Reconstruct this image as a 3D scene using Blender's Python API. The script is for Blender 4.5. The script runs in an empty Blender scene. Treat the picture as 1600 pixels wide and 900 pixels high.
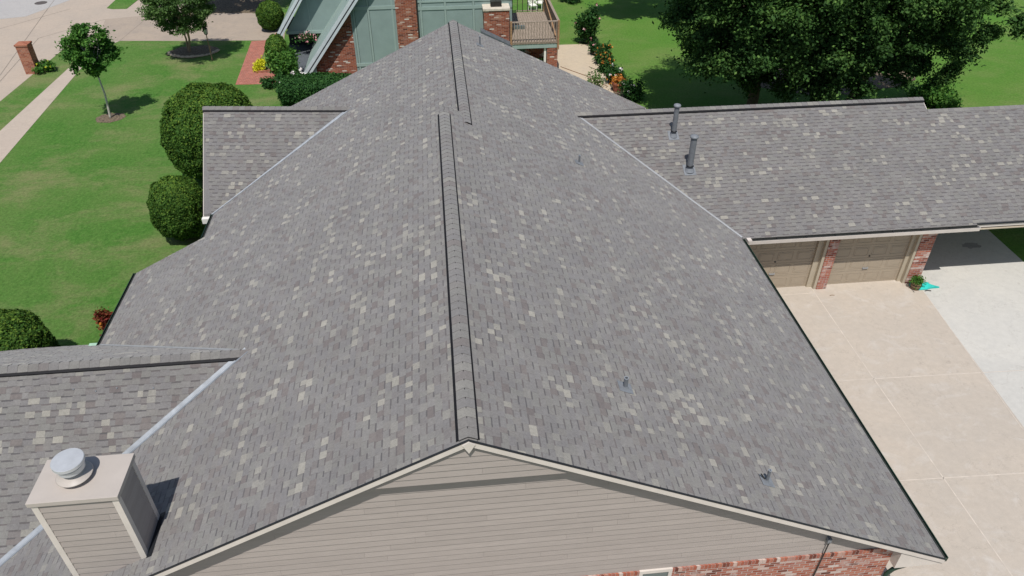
import bpy, math, random
import numpy as np
from mathutils import Vector, Matrix, noise
random.seed(7); rng = np.random.default_rng(7)
S = bpy.context.scene
COL = S.collection

# ------------------------------------------------------------------ camera
CAM = dict(cx=-0.11451, cy=-7.92251, cz=16.06275, yaw=0.10075, pitch=0.64407, roll=-0.00277, f=1173.71)
_cy, _sy = math.cos(CAM['yaw']), math.sin(CAM['yaw']); _cp, _sp = math.cos(CAM['pitch']), math.sin(CAM['pitch'])
FWD = np.array([_sy*_cp, _cy*_cp, -_sp]); _r = np.array([_cy, -_sy, 0.0]); _u = np.cross(_r, FWD)
_cr, _sr = math.cos(CAM['roll']), math.sin(CAM['roll'])
RGT = _r*_cr + _u*_sr; UPV = -_r*_sr + _u*_cr; CPOS = np.array([CAM['cx'], CAM['cy'], CAM['cz']])
cd = bpy.data.cameras.new('camera'); cam = bpy.data.objects.new('camera', cd); COL.objects.link(cam)
cd.sensor_width = 36; cd.lens = CAM['f']/1600*36; cd.clip_end = 2000; cd.clip_start = 0.1
cam.matrix_world = Matrix([[RGT[0], UPV[0], -FWD[0], CPOS[0]], [RGT[1], UPV[1], -FWD[1], CPOS[1]],
                           [RGT[2], UPV[2], -FWD[2], CPOS[2]], [0, 0, 0, 1]])
S.camera = cam
# ------------------------------------------------------------------ sun, sky, exposure
TS = Vector((-0.09, -0.485, 1.0)).normalized()
EL = math.asin(TS.z)
w = bpy.data.worlds.new('World'); S.world = w; w.use_nodes = True
sky = w.node_tree.nodes.new('ShaderNodeTexSky'); sky.sky_type = 'NISHITA'; sky.sun_disc = False
sky.sun_elevation = EL; sky.sun_rotation = math.atan2(TS.x, TS.y)
bg = w.node_tree.nodes['Background']; bg.inputs[1].default_value = 0.085
w.node_tree.links.new(sky.outputs[0], bg.inputs[0])
sd = bpy.data.lights.new('sun', 'SUN'); sd.energy = 4.0; sd.angle = math.radians(0.5); sd.color = (1.0, 0.955, 0.9)
sun = bpy.data.objects.new('sun', sd); COL.objects.link(sun)
sun.rotation_euler = TS.to_track_quat('Z', 'Y').to_euler(); sun.location = (0, 0, 60)
S.view_settings.view_transform = 'Standard'; S.view_settings.look = 'None'
S.view_settings.exposure = 0.0; S.view_settings.gamma = 1.0

# survey: where a sight line meets a real plane (ground, a wall or a roof slope)
def ray(px, n, d):
    n = np.array(n, float)
    v = FWD + RGT*(px[0]-800)/CAM['f'] + UPV*(450-px[1])/CAM['f']
    return Vector(CPOS + v*(d - CPOS@n)/(v@n))
def G(x, y, z=0.0): return ray((x, y), (0, 0, 1), z)
def PY(x, y, Y): return ray((x, y), (0, 1, 0), Y)

# ------------------------------------------------------------------ mesh helpers
class MB:
    def __init__(s): s.v = []; s.f = []; s.t = []; s.tint = 0.5
    def poly(s, pts, tint=None):
        b = len(s.v); s.v += [tuple(p) for p in pts]; s.f.append(tuple(range(b, b+len(pts))))
        s.t.append(s.tint if tint is None else tint)
    def hexa(s, P, tint=None):   # 8 pts: bottom loop 0-3, top loop 4-7
        b = len(s.v); s.v += [tuple(p) for p in P]
        for q in ((3,2,1,0), (4,5,6,7), (0,1,5,4), (1,2,6,5), (2,3,7,6), (3,0,4,7)):
            s.f.append(tuple(b+i for i in q)); s.t.append(s.tint if tint is None else tint)
    def box(s, a, b, tint=None):
        x0,y0,z0 = a; x1,y1,z1 = b
        s.hexa([(x0,y0,z0),(x1,y0,z0),(x1,y1,z0),(x0,y1,z0),(x0,y0,z1),(x1,y0,z1),(x1,y1,z1),(x0,y1,z1)], tint)
    def bar(s, p, q, w, h, up=(0,0,1), tint=None):   # rectangular bar along p-q
        p = Vector(p); q = Vector(q); d = (q-p).normalized(); up = Vector(up)
        sd = d.cross(up).normalized()*w/2; u = sd.cross(d).normalized()*h/2
        s.hexa([p-sd-u, p+sd-u, q+sd-u, q-sd-u, p-sd+u, p+sd+u, q+sd+u, q-sd+u], tint)
    def prism(s, pts, off, tint=None):   # polygon extruded by off
        off = Vector(off); n = len(pts); P = [Vector(p) for p in pts]; b = len(s.v)
        s.v += [tuple(p) for p in P] + [tuple(p+off) for p in P]
        s.f.append(tuple(range(b+n-1, b-1, -1))); s.f.append(tuple(range(b+n, b+2*n)))
        for i in range(n): s.f.append((b+i, b+(i+1)%n, b+n+(i+1)%n, b+n+i))
        s.t += [s.tint if tint is None else tint]*(n+2)
    def tube(s, pts, rad, n=10, cap=True, tint=None):
        b = len(s.v); P = [Vector(p) for p in pts]; tt = s.tint if tint is None else tint
        if not hasattr(rad, '__len__'): rad = [rad]*len(P)
        for i, p in enumerate(P):
            d = (P[min(i+1, len(P)-1)] - P[max(i-1, 0)]).normalized()
            a = d.cross(Vector((0.31, 0.95, 0.05))).normalized() if abs(d.z) > .5 else d.cross(Vector((0,0,1))).normalized()
            c = d.cross(a)
            for k in range(n):
                t = 2*math.pi*k/n; s.v.append(tuple(p + (a*math.cos(t)+c*math.sin(t))*rad[i]))
        for i in range(len(P)-1):
            for k in range(n):
                s.f.append((b+i*n+k, b+i*n+(k+1)%n, b+(i+1)*n+(k+1)%n, b+(i+1)*n+k)); s.t.append(tt)
        if cap:
            s.f.append(tuple(b+k for k in range(n-1,-1,-1))); s.f.append(tuple(b+(len(P)-1)*n+k for k in range(n))); s.t += [tt, tt]
    def lathe(s, c, prof, n=24, tint=None):
        b = len(s.v); c = Vector(c); tt = s.tint if tint is None else tint
        for r, z in prof:
            for k in range(n):
                t = 2*math.pi*k/n; s.v.append((c.x+r*math.cos(t), c.y+r*math.sin(t), c.z+z))
        for i in range(len(prof)-1):
            for k in range(n):
                s.f.append((b+i*n+k, b+i*n+(k+1)%n, b+(i+1)*n+(k+1)%n, b+(i+1)*n+k)); s.t.append(tt)
        s.f.append(tuple(b+(len(prof)-1)*n+k for k in range(n))); s.t.append(tt)
        s.f.append(tuple(b+k for k in range(n-1,-1,-1))); s.t.append(tt)
    def build(s, name, mat, parent=None, smooth=False, bevel=0):
        me = bpy.data.meshes.new(name); me.from_pydata(s.v, [], s.f); me.update()
        at = me.attributes.new('tint', 'FLOAT', 'FACE'); at.data.foreach_set('value', np.array(s.t, np.float32))
        me.materials.append(mat)
        if smooth: me.polygons.foreach_set('use_smooth', [True]*len(me.polygons))
        o = bpy.data.objects.new(name, me); COL.objects.link(o)
        if parent: o.parent = parent; o.matrix_parent_inverse = (Matrix.Translation(-abs_loc(parent)))
        if bevel:
            m = o.modifiers.new('b', 'BEVEL'); m.width = bevel; m.segments = 2; m.limit_method = 'ANGLE'
        return o
def abs_loc(o):
    l = Vector(o.location)
    if o.parent: l = l*1.0
    return l
def empty(name, loc, label, cat, group=None):
    o = bpy.data.objects.new(name, None); COL.objects.link(o); o.location = loc; o.empty_display_size = .2
    return tag(o, label, cat, group)
def tag(o, label, cat, group=None):
    o['label'] = label; o['category'] = cat
    if group: o['group'] = group
    return o
def structure(o): o['kind'] = 'structure'; return o
def leafmesh(name, C, N, size, mat, parent=None, tint=None, aspect=0.6):
    """many small leaf blades: centres C, facing N"""
    n = len(C); N = N/np.linalg.norm(N, axis=1)[:, None]
    r = rng.normal(size=(n, 3)); A = np.cross(N, r); A /= np.linalg.norm(A, axis=1)[:, None]; B = np.cross(N, A)
    sz = size*rng.uniform(.6, 1.3, n)[:, None]
    A = A*sz; B = B*sz*aspect
    fold = N*sz*.18
    V = np.stack([C-A, C-B+fold, C+A, C+B+fold], 1).reshape(-1, 3)
    me = bpy.data.meshes.new(name); me.vertices.add(4*n); me.vertices.foreach_set('co', V.astype(np.float32).ravel())
    me.loops.add(4*n); me.loops.foreach_set('vertex_index', np.arange(4*n, dtype=np.int32))
    me.polygons.add(n); me.polygons.foreach_set('loop_start', np.arange(0, 4*n, 4, dtype=np.int32))
    me.update(calc_edges=True); me.validate()
    at = me.attributes.new('tint', 'FLOAT', 'FACE')
    if tint is None: tint = rng.random(n)
    at.data.foreach_set('value', np.asarray(tint, np.float32))
    me.materials.append(mat); o = bpy.data.objects.new(name, me); COL.objects.link(o)
    if parent: o.parent = parent; o.matrix_parent_inverse = Matrix.Translation(-abs_loc(parent))
    return o

# ------------------------------------------------------------------ material helpers
class NT:
    def __init__(s, name, rough=.8, spec=.3):
        s.m = bpy.data.materials.new(name); s.m.use_nodes = True; s.t = s.m.node_tree
        s.b = s.t.nodes['Principled BSDF']; s.b.inputs['Roughness'].default_value = rough
        s.b.inputs['Specular IOR Level'].default_value = spec
    def n(s, ty, **kw):
        o = s.t.nodes.new(ty)
        for k, v in kw.items(): setattr(o, k, v)
        return o
    def put(s, sock, v):
        if isinstance(v, (int, float)): sock.default_value = v
        elif isinstance(v, (tuple, list)): sock.default_value = tuple(v) if len(v) != 3 or len(sock.default_value) == 3 else (*v, 1)
        else: s.t.links.new(v, sock)
    def math(s, op, a, b=0.0, c=None):
        o = s.n('ShaderNodeMath', operation=op); s.put(o.inputs[0], a); s.put(o.inputs[1], b)
        if c is not None: s.put(o.inputs[2], c)
        return o.outputs[0]
    def mix(s, f, a, b, blend='MIX'):
        o = s.n('ShaderNodeMix', data_type='RGBA', blend_type=blend); s.put(o.inputs[0], f); s.put(o.inputs[6], a); s.put(o.inputs[7], b)
        return o.outputs[2]
    def noise(s, vec, scale, detail=4, rough=.6, dist=0.0):
        o = s.n('ShaderNodeTexNoise'); s.put(o.inputs['Vector'], vec); o.inputs['Scale'].default_value = scale
        o.inputs['Detail'].default_value = detail; o.inputs['Roughness'].default_value = rough; o.inputs['Distortion'].default_value = dist
        return o.outputs[0]
    def ramp(s, f, stops, interp='LINEAR'):
        o = s.n('ShaderNodeValToRGB'); cr = o.color_ramp; cr.interpolation = interp
        while len(cr.elements) < len(stops): cr.elements.new(0.5)
        for e, (p, c) in zip(cr.elements, stops):
            e.position = p; e.color = (*c, 1) if hasattr(c, '__len__') else (c, c, c, 1)
        s.put(o.inputs[0], f); return o.outputs[0]
    def obj(s): return s.n('ShaderNodeTexCoord').outputs['Object']
    def pos(s): return s.n('ShaderNodeNewGeometry').outputs['Position']
    def attr(s, name='tint'): return s.n('ShaderNodeAttribute', attribute_name=name).outputs['Fac']
    def scalev(s, vec, sc):
        o = s.n('ShaderNodeMapping'); s.put(o.inputs[0], vec); o.inputs['Scale'].default_value = sc; return o.outputs[0]
    def bump(s, h, dist=.01, strength=1.0):
        o = s.n('ShaderNodeBump'); o.inputs['Distance'].default_value = dist; o.inputs['Strength'].default_value = strength
        s.put(o.inputs['Height'], h); s.t.links.new(o.outputs[0], s.b.inputs['Normal'])
    def col(s, c): s.put(s.b.inputs['Base Color'], c); return s.m
def srgb(r, g, b):
    f = lambda c: (c/255/12.92) if c/255 < .04045 else ((c/255+.055)/1.055)**2.4
    return (f(r), f(g), f(b))
def plain(name, c, rough=.6, var=.12, scale=6, metal=0.0, bump=0.0, spec=.3):
    t = NT(name, rough, spec); n = t.noise(t.pos(), scale, 5)
    k = tuple(x*(1-var) for x in c); l = tuple(min(1, x*(1+var)) for x in c)
    t.b.inputs['Metallic'].default_value = metal
    if bump: t.bump(t.noise(t.pos(), scale*8, 3), bump)
    return t.col(t.ramp(n, [(.3, k), (.7, l)]))

def shingle_mat():
    t = NT('asphalt_shingle', .85, .3); a = t.attr(); t.b.inputs['Sheen Weight'].default_value = .22; t.b.inputs['Sheen Roughness'].default_value = .55; t.b.inputs['Diffuse Roughness'].default_value = .3
    base = t.ramp(a, [(0, (.100,.098,.102)), (.08, (.165,.148,.145)), (.16, (.188,.172,.165)), (.30, (.196,.193,.194)), (.42, (.205,.202,.200)), (.5, (.206,.200,.192)),
                      (.6, (.214,.214,.204)), (.7, (.222,.218,.214)), (.84, (.245,.242,.226)), (.92, (.290,.284,.255)), (1, (.345,.336,.298))])
    g = t.noise(t.pos(), 260, 2, .7); g2 = t.noise(t.pos(), 22, 5, .6); g3 = t.noise(t.scalev(t.pos(), (1, 1, .4)), 1.1, 4)
    c = t.mix(.55, base, t.ramp(g, [(.3, .35), (.7, 1.0)]), 'MULTIPLY')
    c = t.mix(1, c, t.ramp(g, [(0, 1.0), (1, 1.28)]), 'MULTIPLY')
    c = t.mix(.35, c, t.ramp(g2, [(.3, .6), (.7, 1.3)]), 'MULTIPLY')
    c = t.mix(.4, c, t.ramp(g3, [(.3, .78), (.7, 1.2)]), 'MULTIPLY')
    c = t.mix(1, c, (1.0,.975,.960,1), 'MULTIPLY')
    t.bump(g, .002, .7)
    return t.col(c)
def brick_mat(name, ramp, mortar=(.42,.37,.32), wash=.25, bw=.215, bh=.078, soldier=None, wall_x=False):
    t = NT(name, .9, .15); sep = t.n('ShaderNodeSeparateXYZ'); t.put(sep.inputs[0], t.pos())
    u = t.math('ADD', sep.outputs[0], sep.outputs[1]); z = sep.outputs[2]
    row = t.math('FLOOR', t.math('DIVIDE', z, bh)); fz = t.math('FRACT', t.math('DIVIDE', z, bh))
    uu = t.math('ADD', t.math('DIVIDE', u, bw), t.math('MULTIPLY', t.math('MODULO', row, 2), .5))
    if soldier:   # upright header course between two heights
        ms = t.math('MULTIPLY', t.math('GREATER_THAN', z, soldier[0]), t.math('LESS_THAN', z, soldier[1]))
        uu = t.math('ADD', t.math('MULTIPLY', uu, t.math('SUBTRACT', 1, ms)), t.math('MULTIPLY', t.math('DIVIDE', u, .074), ms))
        row = t.math('MULTIPLY', row, t.math('SUBTRACT', 1, ms))
        fz = t.math('ADD', t.math('MULTIPLY', fz, t.math('SUBTRACT', 1, ms)), t.math('MULTIPLY', t.math('DIVIDE', t.math('SUBTRACT', z, soldier[0]), soldier[1]-soldier[0]), ms))
    cu = t.math('FLOOR', uu); fu = t.math('FRACT', uu)
    cb = t.n('ShaderNodeCombineXYZ'); t.put(cb.inputs[0], cu); t.put(cb.inputs[1], row)
    wn = t.n('ShaderNodeTexWhiteNoise', noise_dimensions='2D'); t.put(wn.inputs[0], cb.outputs[0])
    du = t.math('MINIMUM', fu, t.math('SUBTRACT', 1, fu)); dz = t.math('MINIMUM', fz, t.math('SUBTRACT', 1, fz))
    wob = t.math('MULTIPLY', t.math('SUBTRACT', t.noise(t.pos(), 30, 3), .5), .06)
    mu = t.math('LESS_THAN', t.math('ADD', du, wob), .035 if not soldier else .045); mz = t.math('LESS_THAN', t.math('ADD', dz, wob), .085)
    m = t.math('MAXIMUM', mu, mz)
    c = t.ramp(wn.outputs[0], ramp)
    n = t.noise(t.pos(), 40, 4); c = t.mix(.5, c, t.ramp(n, [(.25, .6), (.75, 1.3)]), 'MULTIPLY')
    big = t.noise(t.pos(), 2.2, 5, .65)
    c = t.mix(t.ramp(big, [(.56, 0.0), (.68, wash)]), c, (.62,.56,.52))
    c = t.mix(m, c, mortar)
    t.bump(t.math('SUBTRACT', 1, m), .008)
    return t.col(c)
RED = [(0, (.10,.035,.025)), (.15, (.22,.062,.035)), (.35, (.30,.085,.045)), (.6, (.36,.12,.065)), (.8, (.27,.09,.06)), (.9, (.42,.21,.14)), (.95, (.62,.55,.49)), (1, (.62,.56,.5))]
PINKB = [(0, (.12,.045,.035)), (.12, (.27,.085,.055)), (.35, (.38,.125,.08)), (.6, (.44,.18,.12)), (.78, (.34,.12,.09)), (.88, (.50,.32,.26)), (1, (.60,.50,.45))]
M = {}
M['shingle'] = shingle_mat()
M['brick'] = brick_mat('house_brick', PINKB, wash=.55, mortar=(.48,.40,.36), soldier=(2.70, 2.90))
M['garage_brick'] = brick_mat('garage_brick', PINKB, wash=.6, mortar=(.45,.38,.35))
M['nbrick'] = brick_mat('neighbour_brick', RED, wash=.1, mortar=(.36,.25,.2), bw=.26)
M['pillar_brick'] = brick_mat('pillar_brick', [(0, (.26,.08,.05)), (.5, (.36,.13,.075)), (1, (.44,.19,.12))], wash=.1, mortar=(.40,.28,.22))
def siding_mat(name, c):
    t = NT(name, .65, .25); a = t.attr()
    n = t.noise(t.scalev(t.pos(), (1, 1, 9)), 3, 4)
    k = t.mix(.5, (*c, 1), t.ramp(a, [(0, .90), (1, 1.08)]), 'MULTIPLY')
    k = t.mix(.5, k, t.ramp(n, [(.3, .88), (.7, 1.1)]), 'MULTIPLY')
    t.bump(t.noise(t.scalev(t.pos(), (2, 2, 60)), 4, 3), .001)
    return t.col(k)
M['siding'] = siding_mat('taupe_siding', (.365, .323, .295))
M['cream'] = plain('cream_trim', (.64,.585,.53), .5, .07, 3)
M['capmetal'] = plain('taupe_cap_metal', (.46,.415,.375), .45, .05, 2)
M['dripedge'] = plain('black_drip_edge', (.02,.022,.026), .5, .2)
M['black'] = plain('black_vent', (.008,.008,.010), .7, .2)
M['galv'] = plain('galvanised_flashing', (.27,.295,.325), .5, .2, 5, metal=.08)
M['greyval'] = plain('grey_painted_flashing', (.30,.31,.32), .5, .10, 5, metal=.1)
M['bright'] = plain('bright_steel', (.56,.58,.60), .35, .08, 7, metal=.3)
M['lead'] = plain('grey_flashing', (.20,.215,.235), .5, .15, 8)
M['pipe'] = plain('painted_pipe', (.16,.17,.185), .45, .15, 9)
M['greengut'] = plain('dark_green_gutter', (.022,.055,.038), .35, .3, 3)
M['palegreen'] = plain('pale_green_box', (.36,.55,.42), .5, .15)
M['darkgap'] = plain('debris_and_shade', (.03,.032,.03), .9, .3, 14)
M['door'] = siding_mat('garage_door_paint', (.37,.31,.235))
M['trimtan'] = plain('door_trim', (.44,.385,.295), .55, .06, 3)
M['glass'] = plain('window_glass', (.10,.14,.14), .08, .1, 2, spec=.9)
M['ngreen'] = plain('sage_panel', (.250,.330,.312), .7, .07, 1.6, bump=.001)
M['ntrim'] = plain('sage_trim', (.30,.39,.36), .6, .06, 2)
M['nfascia'] = plain('pale_metal_fascia', (.56,.62,.64), .4, .08, 3)
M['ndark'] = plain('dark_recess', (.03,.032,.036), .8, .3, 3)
M['nroof'] = plain('slate_grey_roofing', (.10,.115,.13), .8, .25, 8, bump=.003)
M['limestone'] = plain('pale_stone', (.60,.54,.45), .8, .15, 6, bump=.004)
M['wood'] = plain('weathered_wood', (.30,.245,.195), .85, .3, 9, bump=.002)
M['wood2'] = plain('old_cedar', (.33,.20,.11), .8, .3, 9, bump=.002)
M['bark'] = plain('bark', (.12,.095,.07), .95, .4, 14, bump=.01)
M['palebark'] = plain('pale_bark', (.48,.45,.40), .85, .25, 14, bump=.004)
M['birchbark'] = plain('warm_bark', (.30,.22,.16), .85, .3, 14, bump=.004)
M['white'] = plain('white_paint', (.78,.77,.72), .5, .05)
M['iron'] = plain('black_iron', (.03,.028,.026), .45, .25)
M['terra'] = plain('terracotta', (.30,.11,.07), .85, .25, 8)
M['barrel'] = plain('barrel_wood', (.26,.17,.10), .8, .3, 12)
M['teal'] = plain('turquoise_vinyl', (.03,.46,.40), .4, .25, 5)
M['hose'] = plain('brown_hose', (.20,.10,.05), .5, .1)
M['steelgrey'] = plain('manhole_iron', (.10,.085,.08), .7, .3, 20, bump=.004)
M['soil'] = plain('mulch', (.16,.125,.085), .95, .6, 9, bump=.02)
M['rock'] = plain('edging_stone', (.52,.42,.31), .9, .25, 7, bump=.01)
def leaf_mat(name, dark, mid, light, trans=.25):
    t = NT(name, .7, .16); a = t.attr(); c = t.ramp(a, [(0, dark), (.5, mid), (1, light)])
    n = t.noise(t.pos(), 1.7, 3); c = t.mix(.5, c, t.ramp(n, [(.3, .72), (.7, 1.28)]), 'MULTIPLY')
    t.col(c)
    tr = t.n('ShaderNodeBsdfTranslucent'); t.put(tr.inputs[0], t.mix(1, c, (1.3, 1.5, .5, 1), 'MULTIPLY'))
    mx = t.n('ShaderNodeMixShader'); mx.inputs[0].default_value = trans
    t.t.links.new(t.b.outputs[0], mx.inputs[1]); t.t.links.new(tr.outputs[0], mx.inputs[2])
    t.t.links.new(mx.outputs[0], t.t.nodes['Material Output'].inputs[0]); return t.m
M['leaf_dark'] = leaf_mat('shade_tree_leaf', (.013,.038,.009), (.038,.096,.020), (.12,.22,.05), .12)
M['leaf_maple'] = leaf_mat('young_tree_leaf', (.026,.085,.016), (.065,.175,.030), (.13,.26,.05), .25)
M['leaf_birch'] = leaf_mat('birch_leaf', (.04,.085,.025), (.085,.16,.045), (.16,.25,.08), .25)
M['leaf_box'] = leaf_mat('clipped_leaf', (.022,.062,.010), (.055,.130,.020), (.16,.25,.035), .15)
M['leaf_hedge'] = leaf_mat('hedge_leaf', (.012,.045,.012), (.028,.09,.022), (.06,.15,.035), .2)
M['leaf_yellow'] = leaf_mat('golden_leaf', (.45,.45,.02), (.62,.62,.03), (.75,.72,.06), .2)
M['leaf_red'] = leaf_mat('red_leaf', (.09,.016,.014), (.19,.030,.022), (.16,.10,.03), .15)
M['leaf_rust'] = leaf_mat('orange_bloom', (.35,.10,.02), (.50,.18,.03), (.55,.30,.06), .1)
M['petal_white'] = leaf_mat('pale_petal', (.65,.60,.62), (.75,.70,.72), (.82,.80,.80), .1)
M['petal_pink'] = leaf_mat('pink_petal', (.60,.22,.25), (.70,.32,.36), (.75,.50,.52), .1)
def grass_mat():
    t = NT('mown_grass', .9, .1); p = t.pos()
    fine = t.noise(p, 9, 9, .85); streak = t.noise(t.scalev(p, (1.3, .8, 1)), 4.5, 7, .75)
    patch = t.noise(p, .30, 6, .65, .2); dry = t.noise(t.scalev(p, (.8, 1.2, 1)), .30, 10, .74, .25)
    c = t.ramp(streak, [(.30, (.046,.138,.022)), (.5, (.072,.182,.032)), (.70, (.112,.228,.050))])
    c = t.mix(t.ramp(patch, [(.38, 0.0), (.62, .6)]), c, (.125,.205,.055))
    c = t.mix(t.ramp(dry, [(.47, 0.0), (.64, .62)]), c, (.235,.225,.110))
    sep = t.n('ShaderNodeSeparateXYZ'); t.put(sep.inputs[0], p)
    right = t.ramp(t.math('DIVIDE', t.math('SUBTRACT', sep.outputs[0], 2), 10), [(0, 0.0), (1, 1.0)])
    c = t.mix(t.math('MULTIPLY', right, .55), c, t.mix(patch, (.085,.225,.025), (.135,.235,.042)))
    c = t.mix(.75, c, t.ramp(fine, [(.30, .45), (.5, 1.0), (.70, 1.6)]), 'MULTIPLY')
    t.bump(fine, .06, .9)
    return t.col(c)
M['grass'] = grass_mat()
def concrete_mat(name, a, b, stain, ssc=.5, k=.5, spots=None):
    t = NT(name, .85, .2); p = t.pos()
    n1 = t.noise(p, ssc, 6, .6, .5); n2 = t.noise(p, 5, 6, .7); n3 = t.noise(p, 60, 3, .7)
    c = t.mix(t.ramp(n1, [(.35, 0.0), (.65, 1.0)]), a, b)
    sn = t.noise(t.scalev(p, (1, 1.4, 1)), ssc*2.3, 7, .7, 1.2)
    c = t.mix(t.ramp(sn, [(.52, 0.0), (.75, k)]), c, stain)
    c = t.mix(.4, c, t.ramp(n2, [(.3, .84), (.7, 1.12)]), 'MULTIPLY'); c = t.mix(.35, c, t.ramp(n3, [(.3, .8), (.7, 1.15)]), 'MULTIPLY')
    vein = t.math('ABSOLUTE', t.math('SUBTRACT', t.noise(p, .55, 7, .62, .3), .5))
    c = t.mix(t.ramp(vein, [(0, .28), (.004, 0.0)]), c, (.20,.17,.14))
    spk = t.noise(p, 3.3, 2, .5); c = t.mix(t.ramp(spk, [(.70, 0.0), (.80, .35)]), c, (.26,.22,.19))
    t.bump(n3, .003, .5); return t.col(c)
M['tan_conc'] = concrete_mat('tan_concrete', (.50,.44,.37), (.465,.415,.355), (.55,.515,.47), .45, .75)
M['white_conc'] = concrete_mat('pale_concrete', (.56,.545,.50), (.52,.51,.475), (.46,.455,.43), .4, .4)
M['street'] = concrete_mat('street_concrete', (.46,.385,.315), (.42,.36,.30), (.36,.31,.27), .3)
M['ndrive'] = concrete_mat('old_drive_concrete', (.40,.33,.265), (.35,.295,.245), (.24,.22,.20), .5, .6)
M['walkconc'] = concrete_mat('sidewalk_concrete', (.48,.41,.34), (.45,.38,.32), (.39,.33,.28), .7)
M['patio'] = concrete_mat('patio_concrete', (.55,.46,.34), (.52,.44,.335), (.44,.37,.29), .7)
M['bluish'] = concrete_mat('blue_grey_concrete', (.43,.415,.40), (.40,.39,.38), (.35,.34,.33), .4)
M['joint'] = plain('joint_filler', (.57,.51,.44), .9, .15, 4)
M['jointdark'] = plain('dark_joint', (.22,.19,.16), .9, .2, 4)
def paver_mat():
    t = NT('brick_paving', .85, .15); b = t.n('ShaderNodeTexBrick'); t.put(b.inputs['Vector'], t.pos())
    b.inputs['Scale'].default_value = 1; b.inputs['Brick Width'].default_value = .2; b.inputs['Row Height'].default_value = .1
    b.inputs['Mortar Size'].default_value = .008; b.inputs['Color1'].default_value = (.42,.14,.10,1); b.inputs['Color2'].default_value = (.30,.10,.075,1)
    b.inputs['Mortar'].default_value = (.38,.27,.22,1); n = t.noise(t.pos(), 3, 4)
    return t.col(t.mix(.5, b.outputs[0], t.ramp(n, [(.3, .75), (.7, 1.2)]), 'MULTIPLY'))
M['paver'] = paver_mat()

# ================================================================== GROUND
def sheet(name, pts, z, mat, parent=None, thick=0):
    m = MB(); P = [(p[0], p[1], z) for p in pts]; A = sum(P[i][0]*P[(i+1)%len(P)][1]-P[(i+1)%len(P)][0]*P[i][1] for i in range(len(P)))
    if A < 0: P = P[::-1]
    if thick: m.prism([(a, b, z-thick) for a, b, c in P], (0, 0, thick))
    else: m.poly(P)
    o = m.build(name, mat, parent)
    if not parent: structure(o)
    return o
m = MB(); m.poly([(-400,-300,0),(400,-300,0),(400,500,0),(-400,500,0)]); structure(m.build('lawn_ground', M['grass']))
gp = lambda L: [G(*q) for q in L]
street = sheet('street', gp([(-420,505),(105,72),(116,78),(123,91),(150,80),(187,64),(290,64),(444,63),(440,40),(400,22),(250,-10),(230,-60),(-800,-60),(-1200,300)]), .004, M['street'])
sheet('driveway_neighbour', gp([(150,66),(187,64),(290,63.8),(444,63),(446,40),(405,21),(330,22),(230,24),(165,30)]), .008, M['ndrive'])
sheet('street_patch', gp([(-60,40),(-60,-30),(150,-30),(110,0),(40,26),(0,30)]), .008, M['bluish'])
sheet('lawn_island', gp([(167,13),(176,14.5),(198,14),(216,0),(240,-30),(200,-40),(181,0)]), .03, M['grass'], thick=.03)
sheet('sidewalk', gp([(-150,437),(0,255),(137,95),(135,91),(124,91),(110,104),(0,205),(-150,343)]), .012, M['walkconc'], thick=.012)
sheet('painted_shade_patch', gp([(330,21),(405,20.5),(440,-10),(300,-10)]), .02, M['soil'], thick=.02)  # dark mulch colour laid here in place of deep tree shade
def strip(p, q, w, z, mb):
    p = Vector((p[0], p[1], z)); q = Vector((q[0], q[1], z)); d = (q-p).normalized(); s = Vector((-d.y, d.x, 0))*w/2
    mb.poly([p-s, q-s, q+s, p+s])
m = MB()
for a, b in (((0,118),(70,20)), ((70,20),(100,-20)), ((-20,150),(60,60)), ((60,60),(165,30)), ((187,64),(235,24)), ((110,14),(0,45))): strip(G(*a), G(*b), .035, .0095, m)
m.build('joint', M['jointdark'], street)
m = MB()
for i in range(14):
    y0 = 240 - i*13.4; a = G(6*1.0 + (243-y0)*.86, y0); b = a + Vector((-1.5, .35, 0)); strip(a, b, .02, .014, m)
# brick walk and its border bed
sheet('brick_walk', gp([(393,64.5),(420,63),(404,104),(402,112),(434,116),(436,131),(368,132.5)]), .016, M['paver'], thick=.016)
# garage drive and pale slab
drive = sheet('garage_drive', [(8.6,-.6),(-13,-.6),(-13,-16),(15.72,-16),(15.72,-14),(15.80,0),(15.87,5.3),(16.47,11.76),(16.62,12.4),(8.6,12.4)], .004, M['tan_conc'])  # unseen paving before the gable is added to cut green bounce light
slab = sheet('pale_slab', [(15.72,-14),(24.2,-14),(24.2,2),(21.15,12.9),(21.2,17.2),(16.2,17.2),(16.62,12.4),(16.47,11.76),(15.87,5.3),(15.80,0)], .004, M['white_conc'])
m = MB()
for a, b in (((12.62,12.2),(12.58,7.55)), ((12.58,7.55),(12.6,-14)), ((8.6,7.68),(15.98,7.5)), ((8.6,3.9),(15.8,3.68)), ((8.6,.1),(15.8,-.1)), ((8.6,11.9),(12.6,11.95))):
    strip(a, b, .03, .008, m)
m.build('joint', M['joint'], drive)
m = MB()
for a, b in (((15.98,7.5),(23,7.3)), ((15.8,3.68),(23.5,3.5)), ((16.5,11.9),(15.8,5.3)), ((15.8,5.3),(15.72,-14))): strip(a, b, .022, .008, m)
m.build('joint', M['joint'], slab)
patio = sheet('patio', gp([(872,70.5),(922,69),(931,90),(950,128),(966,160),(975,200),(875,200),(860,110)]), .02, M['patio'], thick=.02)

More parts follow.
